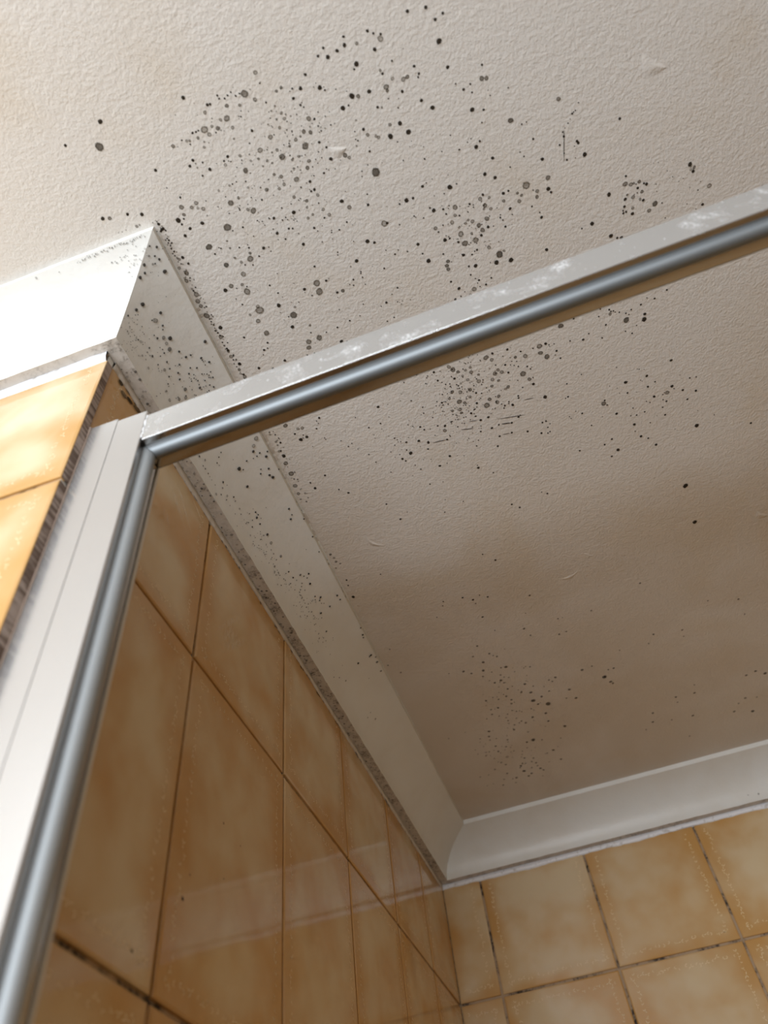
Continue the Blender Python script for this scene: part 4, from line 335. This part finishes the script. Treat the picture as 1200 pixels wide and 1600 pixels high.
# window wall, behind the camera
mb = MB(); t = .12
mb.box((XL, YW - t, 0), (X1, YW, WZ0)); mb.box((XL, YW - t, WZ1), (X1, YW, H)); mb.box((XL, YW - t, WZ0), (WX0, YW, WZ1)); mb.box((WX1, YW - t, WZ0), (X1, YW, WZ1))
o = mb.build('wall_window', M['wallp']); tag(o, 'white painted wall with the window, behind the viewer', 'wall', 'structure')
mb = MB(); f = .04; y0, y1 = YW - .08, YW - .04
mb.box((WX0, y0, WZ0), (WX1, y1, WZ0 + f)); mb.box((WX0, y0, WZ1 - f), (WX1, y1, WZ1)); mb.box((WX0, y0, WZ0 + f), (WX0 + f, y1, WZ1 - f)); mb.box((WX1 - f, y0, WZ0 + f), (WX1, y1, WZ1 - f))
w1 = mb.build('window_1', M['frame']); tag(w1, 'white framed window behind the viewer', 'window', 'structure')
mb = MB(); mb.box((WX0 + f, YW - .063, WZ0 + f), (WX1 - f, YW - .057, WZ1 - f)); mb.build('pane', M['glass'], w1)
mb = MB(); mb.box((XL, YW, -.05), (X1, 0, 0)); o = mb.build('floor', M['floor']); tag(o, 'brown tiled bathroom floor', 'floor', 'structure')
# mould on the left wall near the corner, as its part
mb = MB()
for y, z, r, k, sx in ((-.876 + .012, -.0655, .0026, 0, 1.2), (-.858, -.072, .0030, 2, 1.3), (-.851, -.069, .0024, 0, 1.8), (-.842, -.067, .0022, 2, 2.0), (-.832, -.064, .0022, 0, 2.0)):
    mould_disc(mb, (.0006, y, H + z), (1, 0, 0), r, k, rnd, .9, sx, (0, 1, .25))
for i in range(90):
    y = -.86 + .85 * rnd.random() ** 1.1; mould_disc(mb, (.0006, y, H - .0625 - rnd.random() * .0025), (1, 0, 0), rnd.uniform(.0005, .0016), rnd.choice((0, 1)), rnd, .7, rnd.uniform(1, 3), (0, 1, 0))
for y, z, r in ((-.640, -.30, .0006), (-.665, -.297, .0009), (-.660, -.33, .0006), (-.700, -.345, .0007), (-.705, -.36, .0013), (-.745, -.40, .001)):
    mould_disc(mb, (.0006, y, H + z), (1, 0, 0), r, 0, rnd, .8)
o = mb.build('mould', M['mould'], wall_left); tag(o, 'black mould along the top of the tiles', kind='stuff')
# dry wipe marks left on the glaze
t = NT('dried_wipe_mark'); r_, g_, b_, a_ = t.info(); v = t.obj((1, 1, .3)); n = t.noise(v, 500, 3, .7)
x = t.math('MULTIPLY_ADD', r_, 2, -1); y = t.math('MULTIPLY_ADD', g_, 2, -1); d = t.math('SQRT', t.math('ADD', t.math('MULTIPLY', x, x), t.math('MULTIPLY', y, y)))
t.set(Base_Color=(.85, .78, .66), Roughness=.6, Alpha=t.math('MULTIPLY', t.math('MULTIPLY', t.ramp(d, .1, 1, 1, 0), t.ramp(n, .35, .65, .2, 1)), .30))
mb = MB()
for y0, z0, y1, z1, w in ((-.7905, -.0841, -.7587, -.1087, .004), (-.7814, -.072, -.7468, -.1068, .003), (-.788, -.1163, -.7779, -.1338, .005), (-.758, -.066, -.73, -.08, .002), (-.6996, -.1619, -.6576, -.1097, .004), (-.6938, -.1778, -.6437, -.1236, .005), (-.69, -.1653, -.6625, -.1303, .012)):
    L = math.hypot(y1 - y0, z1 - z0); mould_disc(mb, (.0004, (y0 + y1) / 2, H + (z0 + z1) / 2), (1, 0, 0), w, 1, rnd, 1, L / 2 / w, (0, y1 - y0, z1 - z0))
o = mb.build('wipe_marks', t.mat, wall_left); tag(o, 'faint pale wipe marks', kind='stuff')
# ------------------------------------------------------------------ cornice
A1 = 1.10
def profile():
    n = 14; th = [A1 * i / n for i in range(n + 1)]; xs = [1 - math.cos(a) for a in th]; zz = [math.sin(a) for a in th]
    return [(E_ + (W_ - E_) * x / xs[-1], -HC + (HC - TF) * z / zz[-1]) for x, z in zip(xs, zz)]
PR = [(0.0, -HC)] + profile() + [(W_, 0.0)]
def cornice(name, fn, n, label, parent=None):
    """fn(p, i, n) -> (x, y) for profile offset p at station i"""
    mb = MB(); r = random.Random(n + 3)
    wob = [[r.uniform(-1, 1) for _ in PR] for _ in range(n + 1)]
    def V_(k, i):
        p, z = PR[k]; e = .00018 * wob[i][k] if 0 < i < n and k > 0 else 0
        if k == 1: e *= 1.5
        x, y = fn(p + e, i, n); return (x, y, H + z + (e * .4 if k not in (0, len(PR) - 1) else 0))
    for i in range(n):
        for k in range(len(PR) - 1):
            mb.face([V_(k, i), V_(k, i + 1), V_(k + 1, i + 1), V_(k + 1, i)], 1 if k == 0 else 0)
        a, b = fn(0, i, n), fn(0, i + 1, n)
        mb.face([(*a, H), (*b, H), (*b, H - HC), (*a, H - HC)], 0)
        mb.face([V_(len(PR) - 1, i), V_(len(PR) - 1, i + 1), (*b, H), (*a, H)], 0)
    o = mb.build(name, [M['paint'], M['lip']], parent, smooth=False, merge=True)
    me = o.data
    for p in me.polygons: p.use_smooth = p.material_index == 0 and abs(p.normal.z) < .97
    bm = bmesh.new(); bm.from_mesh(me)
    for e in bm.edges:
        if len(e.link_faces) == 2 and e.calc_face_angle(0) > .5: e.smooth = False
    bm.to_mesh(me); bm.free()
    return tag(o, label, 'cornice', 'structure')
def lerp(a, b, t): return a + (b - a) * t
c_left = cornice('trim_1', lambda p, i, n: (p, lerp(YL - p, -p, i / n)), 120, 'mould-spotted white cove cornice along the left side of the shower ceiling')
c_back = cornice('trim_2', lambda p, i, n: (lerp(p, X1 - p, i / n), -p), 110, 'clean white cove cornice over the far end wall of the shower')
c_ret = cornice('trim_3', lambda p, i, n: (lerp(XL + p, p, i / n), YL - p), 110, 'bright white cove cornice outside the shower, meeting at the outer corner')
c_right = cornice('trim_4', lambda p, i, n: (X1 - p, lerp(-p, YW, i / n)), 40, 'white cove cornice on the far right wall')
mb = MB()
for x, y, z, r, k in nums(COVE_SPOTS):
    p, q = x * 1e-5, z * 1e-5
    # normal of the cove at this height
    j = min(range(1, len(PR) - 1), key=lambda k_: abs((PR[k_][1] + PR[k_ + 1][1]) / 2 - q)); (a, b), (c, d) = PR[j], PR[j + 1]
    n = Vector((d - b, 0, -(c - a))).normalized(); mould_disc(mb, Vector((p, y * 1e-4, H + q)) + n * .0006, n, r * 1e-5, k, rnd, .95 if y < -4500 else .7)
for i in range(330):                                          # the stained underside of the cornice lip
    t_ = rnd.random(); y = -.87 + .83 * t_; mould_disc(mb, (rnd.uniform(.0005, E_ - .0005), y, H - HC - .0007), (0, 0, -1), rnd.uniform(.0004, .0013), rnd.choice((0, 1, 1)), rnd, .7)
o = mb.build('mould', M['mould'], c_left); tag(o, 'black mould spots', kind='stuff')
mb = MB()
for x, y, z, r, k in nums(RETURN_SPOTS):
    p, q = YL - y * 1e-5, z * 1e-5
    j = min(range(1, len(PR) - 1), key=lambda k_: abs((PR[k_][1] + PR[k_ + 1][1]) / 2 - q)); (a, b), (c, d) = PR[j], PR[j + 1]
    n = Vector((0, -(d - b), -(c - a))).normalized(); mould_disc(mb, Vector((x * 1e-4, y * 1e-5, H + q)) + n * .0006, n, r * 1e-5, k, rnd, .6)
o = mb.build('mould', M['mould'], c_ret); tag(o, 'faint mould specks near the corner', kind='stuff')
mb = MB()
for x, z, r in ((.425, -.028, .0013), (.40, -.030, .0006), (.37, -.029, .0008), (.437, -.045, .0008), (.45, -.047, .0012), (.46, -.043, .001)):
    y = -.018 if z > -.04 else -.0125; mould_disc(mb, (x, y, H + z), (0, -1, -.4), r, 1, rnd, .7)
o = mb.build('mould', M['mould'], c_back); tag(o, 'a few grey mould specks', kind='stuff')
# caulk beads closing the gap between cornice and tile
def bead(name, P0, D, N, L, top, lows, parent, mat, thick=.0016, n=420, seed=1):
    r = random.Random(seed); P0, D, N = Vector(P0), Vector(D), Vector(N); mb = MB(); prev = None; w = 0
    for i in range(n + 1):
        t = i / n; lo, hi = lows; w = .9 * w + .2 * r.uniform(-1, 1); low = lerp(lo, hi, .5 + .9 * w); 
        
        c = P0 + D * (L * t); th = thick * (1 + .4 * w)
        row = [c + Vector((0, 0, top)), c + N * th + Vector((0, 0, top)), c + N * (th * .9) + Vector((0, 0, lerp(top, -low, .6))), c + N * .0004 + Vector((0, 0, -low)), c - N * .0015 + Vector((0, 0, -low))]
        if prev:
            for k in range(4): mb.face([prev[k], prev[k + 1], row[k + 1], row[k]], 0)
        prev = row
    return mb.build(name, mat, parent, smooth=True, merge=True)
bead('caulk_bead', (0, 0, H - HC), (1, 0, 0), (0, -1, 0), X1, 0, (.0058, .0085), c_back, M['caulk'], thick=.0013, seed=4)
bead('caulk_bead', (XL, -.883, H - HC), (1, 0, 0), (0, -1, 0), -XL, 0, (.0085, .0112), c_ret, M['caulk'], thick=.002, seed=8)
bead('caulk_bead', (0, -.8752, H - HC), (0, 1, 0), (1, 0, 0), .8752, 0, (.0055, .0080), c_left, caulk('dirty_caulk', (.58, .54, .48)), thick=.0012, seed=2)
# cracked filler along the joint between ceiling and left cornice
mb = MB(); r = random.Random(12); prev = None; w = 0; u_ = 0
for i in range(240):
    y = lerp(YL - W_ + .004, -.30, i / 239); w = .8 * w + .35 * r.uniform(-1, 1); u_ = .85 * u_ + .3 * r.uniform(-1, 1)
    fade = max(.25, 1 - max(0, (y + .72)) / .3); rad = (.0011 + .0007 * w) * fade; cxx = W_ + .0006 + .0007 * u_ * fade
    row = [(cxx - rad * 1.3, y, H + .0001), (cxx - rad * .7, y, H - rad * .55), (cxx + rad * .3, y, H - rad * .75), (cxx + rad * 1.5, y, H + .0001)]
    if prev:
        for k in range(3): mb.face([prev[k], prev[k + 1], row[k + 1], row[k]], 1 if (y < -.62 and w > .15) else 0)
    prev = row
mb.build('joint_filler', [M['paint'], M['lip']], c_left, smooth=True, merge=True)
# ------------------------------------------------------------------ shower screen
JY = -.8751; JX = .0402; HB = H - .1786; HT = H - .1547; YAW = -.0198; XE = X1 - .0004; ZB = .12
scr = bpy.data.objects.new('shower_screen', None); C.objects.link(scr); scr.location = (0, 0, 0)
tag(scr, 'aluminium framed shower screen with water-spotted top rail and left jamb, fixed to the tiled wall', 'shower screen')
def yw(x): return YAW * (x - JX)
def extr_z(name, poly, z0, z1, mat, smooth=False):
    mb = MB(); n = len(poly)
    for k in range(n):
        a, b = poly[k], poly[(k + 1) % n]; mb.face([(a[0], JY + a[1], z0), (b[0], JY + b[1], z0), (b[0], JY + b[1], z1), (a[0], JY + a[1], z1)])
    mb.face([(a[0], JY + a[1], z1) for a in poly]); mb.face([(a[0], JY + a[1], z0) for a in reversed(poly)])
    return mb.build(name, mat, scr, merge=True)
mm = .001
extr_z('wall_channel', [(.0010, 0), (.0197, 0), (.0197, 3*mm), (.0190, 3*mm), (.0190, 22*mm), (.0010, 22*mm)], ZB, H - .1430, M['strip'])
jm = extr_z('jamb', [(.0206, -.4*mm)] + [(JX - .7*mm * (1 - math.cos(a)), .3*mm - .7*mm * math.sin(a)) for a in (1.571, 1.31, 1.05, .79, .52, .26, 0)] + [(JX, 1.3*mm), (JX - 1.0*mm, 1.4*mm), (JX - 1.0*mm, 22.4*mm), (.0196, 22.4*mm), (.0196, 3.4*mm), (.0206, 3.4*mm)], ZB, H - .1464, M['strip'])
def extr_x(name, poly, x0, x1, mat):       # poly in (depth, z)
    mb = MB(); n = len(poly)
    for k in range(n):
        a, b = poly[k], poly[(k + 1) % n]
        mb.face([(x0, JY + a[0] + yw(x0), a[1]), (x0, JY + b[0] + yw(x0), b[1]), (x1, JY + b[0] + yw(x1), b[1]), (x1, JY + a[0] + yw(x1), a[1])])
    mb.face([(x0, JY + a[0] + yw(x0), a[1]) for a in poly]); mb.face([(x1, JY + a[0] + yw(x1), a[1]) for a in reversed(poly)])
    return mb.build(name, mat, scr, merge=True)
hd = extr_x('header_rail', [(0, HT + .0030)] + [(.4*mm * (1 - math.cos(a)), HB + .4*mm * (1 - math.sin(a))) for a in (0, .26, .52, .79, 1.05, 1.31, 1.571)] + [(.9*mm, HB), (.9*mm, HB + .7*mm), (22.4*mm, HB + 1.2*mm), (22.4*mm, HT + .0030)], .0416, XE, M['header'])
hd.data.materials.append(M['dark'])
for p in hd.data.polygons:
    if p.normal.z < -.98 and abs(p.center.z - HB) > .0003: p.material_index = 1
for p in jm.data.polygons:
    if p.normal.x > .5: p.material_index = 0
jm.data.materials.append(M['dark'])
for p in jm.data.polygons:
    if p.normal.x > .98 and p.center.y > JY + .001: p.material_index = 1
# rounded inner frame: same profile down the stile and along the top rail, mitred
prof = [(5.6, -1.5)]
cx, cb, cr = 10.1, .4, 4.5
for i in range(17):
    a = math.pi - i / 16 * (math.pi * .97); prof.append((cx + math.cos(a) * cr, cb + math.sin(a) * cr))
prof += [(14.8, .2), (21.2, .2), (21.8, 0), (22.0, -.5), (22.0, -1.5)]
def inner(name, pts_a, pts_b, mat):
    mb = MB(); n = len(prof)
    for k in range(n):
        j = (k + 1) % n; mb.face([pts_a[k], pts_a[j], pts_b[j], pts_b[k]])
    mb.face(pts_a); mb.face(list(reversed(pts_b)))
    o = mb.build(name, mat, scr, merge=True)
    for p in o.data.polygons: p.use_smooth = True
    bm = bmesh.new(); bm.from_mesh(o.data)
    for e in bm.edges:
        if len(e.link_faces) == 2 and e.calc_face_angle(0) > .45: e.smooth = False
    bm.to_mesh(o.data); bm.free(); o.data.materials.append(M['dark'])
    for p in o.data.polygons:
        c = p.center; down = HB - c.z if abs(p.normal.z) > .98 else c.x - JX
        if (p.normal.z < -.98 or p.normal.x > .98) and abs(down - .0002) < .0001: p.material_index = 1
    return o
def cnr(d, b, off=0): return (JX + b*mm, JY + d*mm + yw(JX), HB - b*mm)
corner = [cnr(d, b) for d, b in prof]
inner('side_stile', corner, [(JX + b*mm, JY + d*mm, ZB + .02) for d, b in prof], M['stile'])
inner('top_rail', [(JX + b*mm + .0004, JY + d*mm, HB - b*mm) for d, b in prof], [(XE - .02, JY + d*mm + yw(XE), HB - b*mm) for d, b in prof], M['tube'])
extr_x('sill_rail', [(0, .1), (20*mm, .1), (20*mm, ZB + .022), (0, ZB + .022)], .0010, XE, M['strip'])
mb = MB(); yy = JY + yw(XE); mb.box((XE - .0205, yy - .0004, ZB + .0225), (XE - .0002, yy + .0220, HB - .0002)); mb.build('right_jamb', M['strip'], scr)
mb = MB(); mb.box((JX - .0005, JY + .0206, ZB + .02), (JX + .0009, JY + .0223, HB - .0010)); mb.build('edge_seal', plain('pale_vinyl', (.62, .60, .55), .35), scr)
# silicone at the jamb's wall joint and droplets at the header joint
mb = MB(); r = random.Random(9); prev = None
for i in range(70):
    z = lerp(H - .1425, H - 1.2, (i / 69) ** 1.6); wv = r.uniform(.0004, .0008) * (2 if i < 3 else 1)
    ring = [(.0004, JY - wv, z), (.0009 + wv * .3, JY - wv * .8, z), (.0010 + wv * .9, JY - .0001, z), (.0004, JY + .0002, z)]
    if prev:
        for k in range(3): mb.face([prev[k], prev[k + 1], ring[k + 1], ring[k]])
    else: mb.face(ring)
    prev = ring
mb.build('silicone_bead', M['silicone'], scr, smooth=True, merge=True)
mb = MB()
for i in range(13):
    z = H - .1525 - i * .0019 + r.uniform(-.0004, .0004); bmx = r.uniform(.0006, .0011); x = .0409 + r.uniform(-.0002, .0003)
    bm = bmesh.new(); bmesh.ops.create_icosphere(bm, subdivisions=1, radius=bmx, matrix=Matrix.Translation((x, JY + .0002, z)))
    for f_ in bm.faces: mb.face([v.co for v in f_.verts])
    bm.free()
mb.build('silicone_drip', caulk('white_silicone', (.8, .8, .8)), scr, smooth=True, merge=True)
# tiled hob under the screen
mb = MB(); mb.box((.0004, JY - .03, 0), (XE, JY + .07, .1)); o = mb.build('shower_hob', M['hob']); tag(o, 'low rendered hob under the shower screen', 'hob', 'structure')
